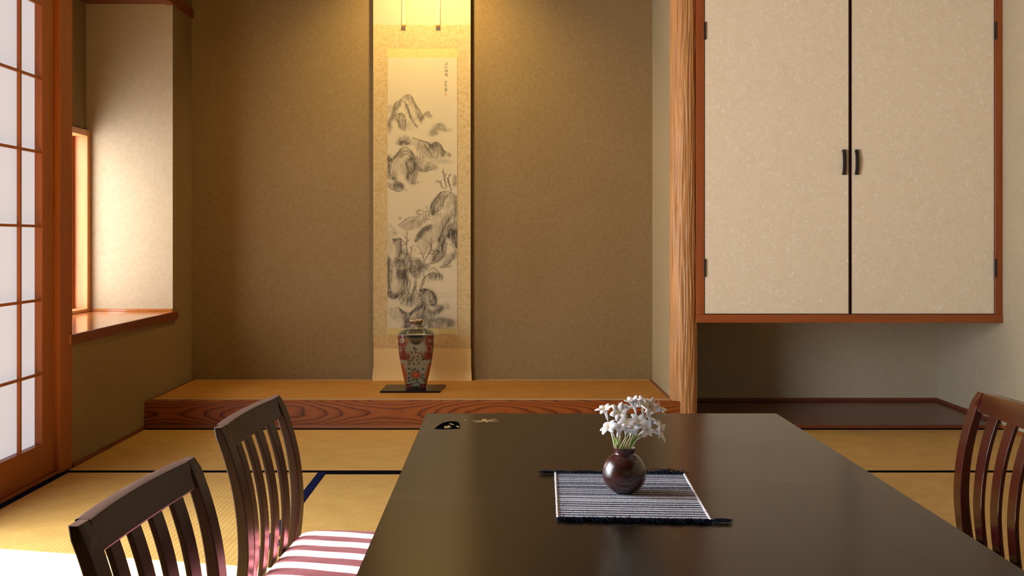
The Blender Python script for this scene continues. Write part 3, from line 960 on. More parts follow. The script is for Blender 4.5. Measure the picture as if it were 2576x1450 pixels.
for i_, (poly, a_) in enumerate((
        ([(330, 105), (390, 125), (440, 215), (500, 315), (535, 400), (520, 480), (450, 430), (400, 300), (345, 190)], .52),
        ([(305, 195), (350, 300), (395, 420), (455, 510), (380, 440), (325, 340), (295, 240)], .5),
        ([(170, 215), (250, 175), (225, 260), (165, 380), (100, 440), (130, 330)], .38),
        ([(85, 450), (170, 370), (250, 342), (312, 400), (305, 545), (240, 530), (195, 430), (140, 440), (110, 560), (80, 600)], .5),
        ([(250, 420), (420, 450), (500, 500), (430, 570), (330, 580), (240, 560)], .2),
        ([(540, 390), (600, 325), (655, 390), (600, 400)], .35), ([(80, 240), (150, 240), (150, 330), (80, 340)], .16),
        ([(190, 740), (225, 650), (300, 615), (375, 655), (405, 740), (340, 765), (250, 765)], .42),
        ([(405, 655), (530, 695), (640, 748), (710, 712), (805, 810), (812, 895), (740, 930), (640, 925), (560, 970), (470, 900), (430, 780)], .42),
        ([(640, 745), (715, 712), (800, 815), (805, 890), (730, 870), (690, 800)], .4),
        ([(430, 880), (560, 950), (700, 1000), (725, 1060), (600, 1095), (500, 1100)], .45),
        ([(335, 930), (400, 890), (445, 1000), (455, 1120), (445, 1245), (370, 1235), (320, 1180), (300, 1080)], .72),
        ([(80, 870), (130, 930), (120, 1000), (150, 1100), (160, 1210), (80, 1190)], .6),
        ([(100, 960), (200, 870), (280, 785), (400, 850), (440, 950), (380, 860), (300, 820), (220, 880), (130, 990)], .55),
        ([(160, 1140), (200, 1220), (295, 1255), (295, 1325), (220, 1345), (150, 1300)], .72),
        ([(80, 1240), (160, 1270), (220, 1345), (130, 1325)], .4),
        ([(200, 900), (310, 840), (380, 900), (340, 1000), (290, 1130), (200, 1150), (165, 1000)], .24),
        ([(620, 610), (660, 540), (740, 480), (800, 495), (835, 555), (900, 552), (760, 590), (660, 640)], .3),
        ([(930, 1140), (975, 1160), (970, 1290), (930, 1280)], .35), ([(740, 1400), (830, 1360), (940, 1380), (980, 1450), (720, 1450)], .3))):
    k.mass(U(poly), a_, 2 + i_ % 2, i_)
for i_, (poly, a_) in enumerate((
        ([(590, 20), (645, 60), (605, 160), (560, 225), (510, 255), (490, 160), (535, 85)], .72),
        ([(725, 30), (768, 50), (768, 340), (700, 345), (690, 260), (728, 150)], .55),
        ([(700, 320), (768, 330), (768, 600), (710, 520), (660, 480), (645, 600), (560, 705), (480, 745), (500, 690), (565, 620), (565, 500), (610, 400)], .72),
        ([(600, 20), (720, 20), (730, 120), (700, 300), (600, 420), (520, 560), (440, 640), (345, 560), (400, 460), (500, 340), (600, 180)], .26),
        ([(505, 335), (495, 400), (425, 455), (350, 525), (328, 505), (395, 405), (450, 360)], .68),
        ([(610, 775), (670, 665), (740, 595), (768, 620), (745, 700), (690, 755)], .55),
        ([(175, 355), (260, 290), (340, 262), (435, 300), (400, 350), (300, 405), (220, 395)], .34),
        ([(350, 195), (430, 195), (495, 210), (495, 300), (430, 330), (350, 270)], .22),
        ([(108, 488), (192, 478), (208, 640), (160, 675), (128, 560)], .62),
        ([(58, 320), (100, 360), (160, 430), (110, 490), (130, 640), (60, 660)], .18),
        ([(60, 670), (100, 690), (112, 850), (92, 1000), (130, 1050), (240, 1000), (250, 1035), (140, 1100), (60, 1085)], .66),
        ([(150, 775), (255, 775), (265, 900), (245, 1015), (185, 1010), (212, 900), (178, 850)], .66),
        ([(100, 690), (160, 780), (190, 900), (180, 1000), (110, 1020)], .22),
        ([(125, 705), (200, 605), (270, 635), (305, 700), (380, 695), (475, 765), (405, 850), (335, 890), (280, 835), (200, 785), (140, 775)], .66),
        ([(370, 1005), (440, 995), (525, 1030), (560, 1110), (535, 1175), (480, 1165), (470, 1080), (420, 1060)], .8),
        ([(178, 1115), (240, 1045), (390, 1025), (435, 1090), (400, 1130), (300, 1185), (200, 1160)], .52),
        ([(165, 1185), (290, 1240), (425, 1125), (450, 1190), (405, 1290), (330, 1335), (230, 1345), (195, 1260)], .5),
        ([(220, 1260), (330, 1320), (420, 1260), (470, 1195), (520, 1235), (625, 1160), (615, 1225), (540, 1265), (500, 1330), (400, 1410), (220, 1400)], .74),
        ([(470, 1290), (600, 1275), (750, 1320), (740, 1375), (560, 1400), (460, 1390)], .55),
        ([(600, 1150), (690, 1140), (700, 1200), (620, 1210)], .3),
        ([(80, 1180), (170, 1170), (210, 1260), (220, 1330), (120, 1310), (70, 1240)], .22),
        ([(480, 830), (540, 800), (620, 860), (610, 930), (560, 900), (500, 920)], .28))):
    k.mass(D(poly), a_, 2 + i_ % 2, 40 + i_)
# --- column of writing: four characters, a gap, three characters, then the seal
Wp = lambda pts: [(1060 + x * 0.08276, 140 + y * 0.08276) for x, y in pts]
for pts in ([(722, 215), (728, 235)], [(716, 250), (722, 262)], [(712, 300), (730, 278)], [(758, 230), (798, 226)], [(780, 230), (778, 285)], [(752, 290), (800, 284)],
            [(745, 335), (745, 372)], [(705, 362), (708, 388), (790, 352)], [(790, 345), (790, 362)],
            [(720, 440), (740, 452), (716, 466), (740, 476)], [(706, 495), (738, 488)], [(755, 440), (792, 432)], [(755, 462), (795, 456), (790, 490), (756, 495)], [(774, 430), (774, 500)],
            [(730, 545), (712, 575), (732, 590), (712, 612)], [(755, 548), (785, 540)], [(752, 572), (790, 566)], [(772, 530), (776, 600), (785, 650)], [(755, 600), (792, 610)],
            [(745, 755), (738, 812)], [(702, 800), (704, 828), (768, 805)], [(764, 785), (766, 812)],
            [(722, 870), (704, 905)], [(716, 890), (718, 945)], [(740, 872), (762, 868)], [(764, 868), (768, 920), (756, 945)],
            [(704, 990), (722, 1005), (706, 1015)], [(740, 975), (765, 1000)], [(730, 1012), (768, 1008)], [(722, 1040), (768, 1035), (764, 1072), (722, 1072), (722, 1040)], [(726, 1056), (764, 1054)]):
    k.stroke(Wp(pts), 0.60, 0.85, 0.05, False)

h_, w_c = CV.h, CV.w
nz = fbm(h_, w_c, (28, 34), 3, 5); nz2 = fbm(h_, w_c, (5, 9), 30, 3); nz3 = fbm(h_, w_c, (3, 3), 60, 2)
tot = np.zeros((h_, w_c))
for m_, a_, sd_ in CV.masses:
    sh = (sd_ * 37) % 90
    st1 = np.roll(fbm(h_, w_c, (4, 15), 200 + sd_ % 5, 4), sh, 0)
    st2 = np.roll(fbm(h_, w_c, (22, 26), 300 + sd_ % 4, 4), sh, 1)
    tex = np.clip(0.30 + 2.6 * (st1 - 0.36) * (0.35 + 1.2 * st2) + 0.9 * (st2 - 0.42), 0, 1.25)
    tot = 1 - (1 - tot) * (1 - np.clip(m_ * a_ * tex * 1.15, 0, 0.96))
CV.wash = 1 - (1 - CV.wash * 0.75) * (1 - tot)
ink = 1 - (1 - CV.wash * np.clip(0.62 + 0.95 * (nz - 0.28) * (0.6 + 0.8 * nz2), 0, 1.1)) * (1 - CV.line * np.clip(0.62 + 0.75 * (nz3 - 0.2), 0.2, 1.05))
ink = np.clip(ink, 0, 0.97)[..., None]
paper = np.array((0.52, 0.445, 0.30)) * (0.97 + 0.06 * (fbm(h_, w_c, (60, 60), 90, 3)[..., None] - 0.5))
PAINTED = paper * (1 - ink) + np.array((0.045, 0.036, 0.030)) * ink
# seal
sx0, sx1 = int((1060 + 700 * .08276 - 975) * 1.5), int((1060 + 780 * .08276 - 975) * 1.5)
sy0, sy1 = int((140 + 1110 * .08276 - 145) * 1.5), int((140 + 1235 * .08276 - 145) * 1.5)
PAINTED[sy0:sy1, sx0:sx1] *= np.array((0.96, 0.80, 0.76))
PAINTED[sy0 + 3:sy1 - 3:4, sx0 + 2:sx1 - 1] *= np.array((0.98, 0.86, 0.82))

# ------------------------------------------------------------------ hanging scroll
YS = 5.552
SX = lambda px: (px - VX) * YS / F_PX
SZ = lambda py: CAM_H - (py - VY) * YS / F_PX
scr = thing('hanging_scroll', 'tall hanging scroll with ink mountain landscape on the alcove wall', 'scroll', (SX(1062), YS, SZ(958)))


def mat_brocade(name, c, c2):
    N = Nodes(name)
    v = N.coord()
    a = N.noise(v, 75, 3, 0.6, 1.2)
    f = N.ramp(a, [(0.44, 0.0), (0.52, 1.0)])
    N.base(N.mix(f, c, c2)); N.set(0.75, 0.25)
    N.bump(N.noise(v, 900, 2, 0.5), 0.15, 0.0004)
    return N.m


BROC = mat_brocade('patterned_gold_silk', (0.40, 0.29, 0.13), (0.47, 0.355, 0.19))
YELLOW = mat_brocade('yellow_silk_band', (0.48, 0.38, 0.14), (0.53, 0.42, 0.18))
CREAM = mat_plain('cream_silk', (0.44, 0.37, 0.26), 0.7, 0.25, vscale=500, var=0.1)
LOWC = mat_plain('warm_cream_silk', (0.62, 0.43, 0.19), 0.7, 0.25, vscale=500, var=0.1)


def scroll_y(x):
    """the edges of the hanging paper curl very slightly forward"""
    t = (x - SX(1062)) / (SX(1184) - SX(1062))
    return YS - 0.010 * abs(t) ** 4


def panel(px0, px1, py0, py1, off, nx=24):
    b = nb()
    xs = [SX(px0) + (SX(px1) - SX(px0)) * i / nx for i in range(nx + 1)]
    rings = []
    for z in (SZ(py1), SZ(py0)):
        rings.append([(x, scroll_y(x) - off, z) for x in xs] + [(x, scroll_y(x) - off + 0.0012, z) for x in reversed(xs)])
    loft(b, rings)
    return b


obj('upper_silk', panel(939.5, 1184, -310, 63, 0.0), CREAM, scr)
obj('patterned_border', panel(939.5, 1184, 63, 843, 0.0), BROC, scr)
obj('lower_patterned_band', panel(940, 1184, 843, 877, 0.0), mat_brocade('darker_patterned_silk', (0.42, 0.27, 0.11), (0.50, 0.34, 0.15)), scr)
obj('lower_silk', panel(940.5, 1185, 877, 926, 0.0), LOWC, scr)
b = nb()   # cloth swelling over the roller
xs = [SX(938) + (SX(1186.5) - SX(938)) * i / 20 for i in range(21)]
rings = []
for t in np.linspace(0, 1, 14):
    z = SZ(926) + (SZ(961) - SZ(926)) * t
    yo = 0.013 * t ** 2.2
    ex = 1.0 - 0.012 * (1 - min(1, t * 1.6)) ** 2
    xc_ = SX(1062.3)
    rings.append([(xc_ + (x - xc_) * ex, scroll_y(x) - yo, z) for x in xs] + [(xc_ + (x - xc_) * ex, scroll_y(x) + 0.004, z) for x in reversed(xs)])
loft(b, rings)
obj('roller_cloth', b, LOWC, scr, smooth=True)
obj('yellow_band', panel(973, 1152, 123, 146, 0.0010), YELLOW, scr)
obj('yellow_band', panel(973, 1152, 825, 841, 0.0010), YELLOW, scr)
b = nb()
tube(b, [(SX(938) - 0.003, YS + 0.006, SZ(951)), (SX(1186) + 0.003, YS + 0.006, SZ(951))], 0.0085, 16)
obj('roller', b, LOWC, scr, smooth=True)
# the painting itself
Y_ = np.linspace(145, 826, CV.h); X_ = np.linspace(975, 1150, CV.w)
V = np.zeros((CV.h, CV.w, 3))
V[..., 0] = SX(X_)[None]; V[..., 2] = SZ(Y_)[:, None]
V[..., 1] = np.array([scroll_y(SX(x)) for x in X_])[None] - 0.0022
me = grid_mesh('ink_painting', V, PAINTED)
obj('ink_painting', me, mat_attr('ink_on_silk', 0.8, 0.2), scr)['label'] = 'ink landscape of misty mountains, pines and rocks on cream silk'
for xa, xb, xc, xd in ((1015.5, 1024.5, 1011.5, 1021.5), (1100, 1111.5, 1096.5, 1107)):   # hanging ribbons
    b = nb()
    n_ = 12
    rings = []
    for i in range(n_ + 1):
        t = i / n_
        z = SZ(-300) + (SZ(65) - SZ(-300)) * t
        x0 = SX(xa) + (SX(xc) - SX(xa)) * t; x1 = SX(xb) + (SX(xd) - SX(xb)) * t
        y = YS - 0.005 - 0.010 * t
        rings.append([(x0, y, z), (x1, y, z), (x1, y + 0.0015, z), (x0, y + 0.0015, z)])
    loft(b, rings)
    r_o = obj('hanging_ribbon', b, mat_plain('ivory_gold_ribbon', (0.72, 0.58, 0.28), 0.5, 0.4), scr)
    b = nb(); box(b, SX(xc) - 0.001, SX(xd) + 0.001, YS - 0.0175, YS - 0.0125, SZ(68), SZ(64))
    obj('ribbon_end', b, mat_plain('dark_ribbon_tip', (0.25, 0.12, 0.03), 0.6), r_o)
b = nb()
tube(b, [(SX(938), YS, SZ(-312)), (SX(1186), YS, SZ(-312))], 0.008, 12)
obj('top_rod', b, CEDAR_X, scr, smooth=True)
b = nb()
tube(b, [(SX(1000), YS, SZ(-316)), (SX(1062), YS + 0.01, SZ(-345)), (SX(1124), YS, SZ(-316))], 0.0015, 6)
obj('hanging_cord', b, GOLDM, scr)

# ------------------------------------------------------------------ porcelain vase on its board
YV, XV = 5.215, -0.4085
bd = nb()
zb = ZP + 0.002
pts = [(-0.5670, 5.100), (-0.2900, 5.100), (-0.2725, 5.335), (-0.5620, 5.335)]
loft(bd, [[(x, y, zb) for x, y in pts], [(x, y, zb + 0.009) for x, y in pts]])
bmesh.ops.bevel(bd, geom=list(bd.edges), offset=0.002, segments=2, affect='EDGES', profile=0.5)
tag(obj('display_board', bd, BLACK), 'thin black lacquer board on the alcove platform under the painted vase', 'board')

# face painting of the vase in photo pixels of one face (zoom coordinates)
FW, FH = 180, 360
U0, U1, T0, T1 = 120, 810, 110, 1345     # zoom pixel frame
face = np.zeros((FH, FW, 3)) + np.array(s2l(164, 154, 124))


def fdab(x, y, rx, ry, c, a=0.9, soft=6):
    i = (y - T0) / (T1 - T0) * FH; j = (x - U0) / (U1 - U0) * FW
    ri = ry / (T1 - T0) * FH; rj = rx / (U1 - U0) * FW
    yy = (np.arange(FH) - i)[:, None] / max(ri, .6); xx = (np.arange(FW) - j)[None] / max(rj, .6)
    kk = np.exp(-(np.sqrt(xx ** 2 + yy ** 2)) ** soft * 0.8)[..., None] * a
    face[:] = face * (1 - kk) + np.array(s2l(*c)) * kk


WHT = (196, 184, 150); RED = (128, 22, 8); DRK = (14, 10, 14); GRN = (34, 62, 36); ORG = (176, 70, 22); GLD = (180, 130, 60)
# red grounds at the sides above, ochre-orange scales at the sides below
for yy in range(370, 800, 22):
    edge = 175 + (yy - 370) * 0.08
    wd = 84 + 34 * math.sin((yy - 370) / 52.0)
    for sgn in (0, 1):
        x = edge + 40 if not sgn else 930 - edge - 40
        fdab(x, yy, wd, 16, RED, 0.95, 4)
for yy in range(880, 1290, 20):
    q_ = (yy - 880) / 410.0
    fdab(215 + q_ * 60, yy, 58 - 26 * math.cos((yy - 880) / 60.0) * 0.6, 14, ORG, 0.9, 4)
    fdab(715 - q_ * 60, yy, 58 - 26 * math.cos((yy - 880) / 60.0) * 0.6, 14, ORG, 0.9, 4)
for i in range(90):
    yy = 370 + 900 * rng.rand(); q_ = (yy - 370) / 900
    s_ = rng.rand() < .5
    x = (165 + 80 * rng.rand() + q_ * 60); x = x if s_ else 930 - x
    fdab(x, yy, 8, 8, WHT if yy < 800 else GLD, 0.7)
    fdab(x, yy, 3, 3, RED, 0.9)
# dark lappet on top centre
for yy in range(360, 525, 10):
    wd = 170 * math.sqrt(max(0.02, 1 - ((yy - 355) / 172.0) ** 1.6))
    fdab(465, yy, wd, 9, DRK, 0.97, 6)
for i in range(40):
    yy = 365 + 120 * rng.rand(); fdab(465 + (rng.rand() - .5) * 170, yy, 5, 3, (60, 48, 40), 0.5)
fdab(215, 450, 46, 40, (205, 190, 180), 0.85); fdab(215, 450, 26, 20, (150, 40, 50), 0.8); fdab(215, 455, 14, 12, (30, 30, 90), 0.8)
fdab(715, 460, 40, 36, (190, 170, 150), 0.6); fdab(715, 460, 24, 20, (120, 30, 30), 0.7)
for x, y in ((345, 690), (345, 745), (395, 665), (430, 745), (495, 735), (455, 655), (570, 730), (560, 690), (335, 810), (410, 780), (480, 800), (400, 820), (575, 790), (520, 850), (430, 870), (350, 870), (515, 680), (620, 680), (600, 780), (470, 610), (430, 570), (440, 600)):
    c = (RED, GRN, DRK, (170, 50, 30))[rng.randint(4)] if y > 640 else GRN
    fdab(x, y, 18, 15, c, 0.85); fdab(x + 20 * (rng.rand() - .5), y + 18, 7, 14, GRN, 0.7)
for i in range(110):
    fdab(320 + 300 * rng.rand(), 640 + 260 * rng.rand(), 7 + 5 * rng.rand(), 6, (GRN, DRK, RED, (150, 60, 40))[rng.randint(4)], 0.7)
fdab(455, 1080, 95, 75, (44, 40, 34), 0.6); fdab(460, 1080, 66, 55, (200, 78, 50), 0.95); fdab(460, 1080, 30, 22, (214, 110, 70), 0.8)
for x, y in ((345, 960), (405, 985), (585, 970), (350, 1050), (345, 1130), (580, 1080), (560, 1130), (600, 1150), (420, 1170), (430, 1230), (490, 1220), (540, 1250), (480, 1170), (350, 1190), (610, 1190), (450, 970), (500, 1010), (390, 1250)):
    fdab(x, y, 24, 22, (GRN, (40, 70, 66), (46, 52, 44))[rng.randint(3)], 0.8)
for i in range(30):
    fdab(400 + 180 * rng.rand(), 1150 + 130 * rng.rand(), 5, 20, (WHT, (50, 70, 80))[rng.randint(2)], 0.5)
for yy in range(1255, 1345, 10):
    fdab(330, yy, 55, 9, (110, 20, 18), 0.9); fdab(590, yy, 55, 9, (110, 20, 18), 0.9); fdab(460, yy, 100, 9, (24, 12, 16), 0.8 if yy > 1285 else 0.0)
for x in (340, 595):
    fdab(x, 1290, 26, 24, (170, 90, 70), 0.9); fdab(x, 1290, 15, 14, (110, 20, 18), 0.95)

# silhouette: height t -> half width
prof_y = [110, 130, 150, 165, 185, 215, 245, 262, 290, 318, 340, 352, 400, 480, 600, 700, 800, 900, 1000, 1100, 1200, 1290, 1340]
prof_h = [118, 122, 118, 104, 92, 100, 128, 150, 215, 265, 298, 307, 311, 309, 303, 292, 281, 264, 245, 224, 200, 178, 170]
UPX = 0.1448 * YV / F_PX           # metres per zoom pixel
ZT = CAM_H - ((790 + 110 * 0.1448) - VY) * YV / F_PX
z_bot = zb + 0.0095
nring, nseg = 320, 440
Vv = np.zeros((nring, nseg + 1, 3)); Cv = np.zeros((nring, nseg + 1, 3))
for j in range(nring):
    t = j / (nring - 1)
    y = 110 + (1340 - 110) * t
    hw = np.interp(y, prof_y, prof_h) * UPX
    z = ZT + (z_bot - ZT) * t
    sq = np.interp(y, [110, 245, 340, 1340], [0.0, 0.0, 0.85, 1.0])
    nexp = 2 + 5.0 * sq
    for i in range(nseg + 1):
        a = 2 * math.pi * i / nseg
        c, s = math.cos(a), math.sin(a)
        rr = (abs(c) ** nexp + abs(s) ** nexp) ** (-1 / nexp) * hw
        ra = a + R(4)
        Vv[j, i] = (XV + rr * math.cos(ra), YV + rr * math.sin(ra), z)
        # face-local across coordinate
        fa = (a + math.pi / 4) % (math.pi / 2) - math.pi / 4
        u = math.tan(fa)
        x = 465 + u * hw / UPX * 0.99
        if y < 262:
            g = 0.5 + 0.5 * math.sin(6 * a)
            colr = np.array(s2l(150, 118, 84)) if y < 165 else np.array(s2l(176, 160, 132))
            if 135 < y < 200:
                colr = colr * 0.6 + 0.4 * np.array(s2l(150, 60, 30)) * g
        elif y < 345:
            colr = np.array(s2l(96, 84, 66))
            e = abs(u) * 1.05 - (345 - y) / 260.0
            if e > 0.42:
                colr = np.array(s2l(196, 190, 170)) if e < 0.5 else np.array(s2l(88, 96, 74))
        elif y < 360:
            colr = np.array(s2l(170, 165, 150))
        else:
            ii = min(FH - 1, max(0, int((y - T0) / (T1 - T0) * FH)))
            jj = min(FW - 1, max(0, int((x - U0) / (U1 - U0) * FW)))
            colr = face[ii, jj]
        Cv[j, i] = colr
me = grid_mesh('painted_vase', Vv, Cv * 0.50)
vz = thing('painted_vase', 'tall square-shouldered porcelain vase painted red, cream and green, before the scroll', 'vase', (XV, YV, z_bot))
o = obj('body', me, mat_attr('glazed_painted_porcelain', 0.18, 0.32, 0.0), vz, smooth=True)
b = nb()
lathe(b, [(0.0338, -0.0005), (0.0325, 0.003), (0.0285, 0.003), (0.0265, -0.004), (0.024, -0.030)], (XV, YV, ZT - 0.0005), 40)
obj('rim', b, mat_plain('gold_rim', (0.45, 0.3, 0.14), 0.3, 0.5), vz, smooth=True)
b = nb()
box(b, XV - 0.045, XV + 0.045, YV - 0.045, YV + 0.045, z_bot - 0.0004, z_bot + 0.001)
obj('foot', b, BLACK, vz)

# ------------------------------------------------------------------ dining table
TZ = 0.44
TX0, TX1, TY0, TY1 = -0.1735, 0.6310, 0.985, 2.5086
tb = thing('low_dining_table', 'long low dark brown lacquered dining table in the foreground', 'table', ((TX0 + TX1) / 2, (TY0 + TY1) / 2, 0))
N = Nodes('worn_brown_lacquer')
v = N.coord()
big = N.noise(v, 3.2, 3, 0.6)
dust = N.noise(v, 420, 2, 0.8)
spots = N.ramp(dust, [(0.74, 0.0), (0.78, 1.0)])
smear = N.ramp(N.noise(N.coord(scale=(1, 2.4, 1)), 5.5, 5, 0.7, 0.6), [(0.60, 0.0), (0.80, 1.0)])
sepv = N.n('ShaderNodeSeparateXYZ'); N.l(v, sepv.inputs[0])
ring_f = None
for rx, ry, rad in ((0.490, 1.815, 0.021), (0.435, 1.808, 0.016)):
    dx = N.math('SUBTRACT', sepv.outputs[0], rx - (TX0 + TX1) / 2)
    dy = N.math('SUBTRACT', sepv.outputs[1], ry - (TY0 + TY1) / 2)
    dd = N.math('SQRT', N.math('ADD', N.math('MULTIPLY', dx, dx), N.math('MULTIPLY', dy, dy)))
    e = N.math('SUBTRACT', 1.0, N.math('MINIMUM', 1.0, N.math('MULTIPLY', N.math('ABSOLUTE', N.math('SUBTRACT', dd, rad)), 420.0)))
    ring_f = e if ring_f is None else N.math('MAXIMUM', ring_f, e)
col = N.mix(big, (0.016, 0.0115, 0.0090), (0.023, 0.017, 0.013))
col = N.mix(N.math('MULTIPLY', smear, 0.16), col, (0.25, 0.19, 0.16))
col = N.mix(N.math('MULTIPLY', spots, 0.16), col, (0.4, 0.34, 0.28))
col = N.mix(N.math('MULTIPLY', ring_f, 0.16), col, (0.4, 0.33, 0.28))
N.base(col)
N.set(N.math('MULTIPLY_ADD', smear, 0.06, N.math('MULTIPLY_ADD', big, 0.06, 0.17)), 0.20)
N.b.inputs['IOR'].default_value = 1.33
TABLE = N.m
b = nb(); box(b, TX0, TX1, TY0, TY1, TZ - 0.030, TZ, 0.0015, 2)
obj('tabletop', b, TABLE, tb)
b = nb()
box(b, TX0 + 0.07, TX1 - 0.07, TY0 + 0.07, TY0 + 0.09, TZ - 0.075, TZ - 0.030)
box(b, TX0 + 0.07, TX1 - 0.07, TY1 - 0.09, TY1 - 0.07, TZ - 0.075, TZ - 0.030)
box(b, TX0 + 0.07, TX0 + 0.09, TY0 + 0.09, TY1 - 0.09, TZ - 0.075, TZ - 0.030)
box(b, TX1 - 0.09, TX1 - 0.07, TY0 + 0.09, TY1 - 0.09, TZ - 0.075, TZ - 0.030)
obj('apron', b, TABLE, tb)
for x in (TX0 + 0.05, TX1 - 0.10):
    for y in (TY0 + 0.05, TY1 - 0.10):
        b = nb(); box(b, x, x + 0.05, y, y + 0.05, 0.0028, TZ - 0.030, 0.002)
        obj('leg', b, TABLE, tb)
# lacquer picture in the far left corner: dark shell shape with gold flower, gold spray
def on_table(px, py):
    Y = 0.4 * F_PX / (py - VY)
    return ((px - VX) * Y / F_PX, Y)


def flat_patch(name, pts, m, parent, z=0.0006):
    b = nb()
    q = [on_table(*p) for p in pts]
    loft(b, [[(x, y, TZ - 0.0002) for x, y in q], [(x, y, TZ + z) for x, y in q]])
    return obj(name, b, m, parent)


Z5 = lambda pts: [(1040 + x * 0.1087, 1020 + y * 0.1087) for x, y in pts]
p1 = flat_patch('lacquer_inlay', Z5([(490, 550), (560, 480), (680, 410), (820, 380), (960, 375), (1040, 395), (1075, 450), (1080, 540), (900, 550), (700, 558)]), mat_plain('black_inlay', (0.002, 0.002, 0.003), 0.9, 0.0), tb, 0.0004)
p1['label'] = 'black inlaid motif with gold flower'
bb = nb()
for pts in ([(705, 520), (730, 490), (780, 500), (800, 470), (850, 490), (870, 520), (800, 538), (730, 538)], [(830, 432), (860, 428), (935, 452), (930, 466), (860, 448)], [(985, 490), (1010, 482), (1070, 505), (1060, 520), (1010, 512)]):
    q = [on_table(*p) for p in Z5(pts)]
    loft(bb, [[(x, y, TZ + 0.0003) for x, y in q], [(x, y, TZ + 0.0008) for x, y in q]])
obj('gold_flower', bb, GOLDM, p1)
bb = nb()
for pts in ([(1370, 355), (1600, 358), (1600, 372), (1370, 368)], [(1430, 400), (1600, 372), (1620, 384), (1440, 410)], [(1580, 330), (1640, 318), (1710, 335), (1720, 400), (1660, 375), (1600, 362)],
            [(1720, 350), (1900, 322), (1925, 330), (1760, 366)], [(1720, 366), (1970, 366), (1960, 378), (1730, 380)], [(1180, 352), (1230, 342), (1230, 354), (1190, 362)]):
    q = [on_table(*p) for p in Z5(pts)]
    loft(bb, [[(x, y, TZ - 0.0002) for x, y in q], [(x, y, TZ + 0.0004) for x, y in q]])
obj('gold_spray', bb, GOLDM, tb)

# ------------------------------------------------------------------ low chairs
CUSH = mat_plain('rose_red_cotton', (0.60, 0.16, 0.18), 0.85, 0.2, vscale=600, var=0.25)
CUSH.node_tree.nodes['Principled BSDF'].inputs['Sheen Weight'].default_value = 0.2


def back_off(z):
    if z > 0.29:
        return -0.046 * ((z - 0.29) / 0.22) ** 2.1
    return -0.055 * ((0.29 - z) / 0.29) ** 1.5


def bow(y):
    return -0.013 * (1 - (y / 0.2) ** 2)


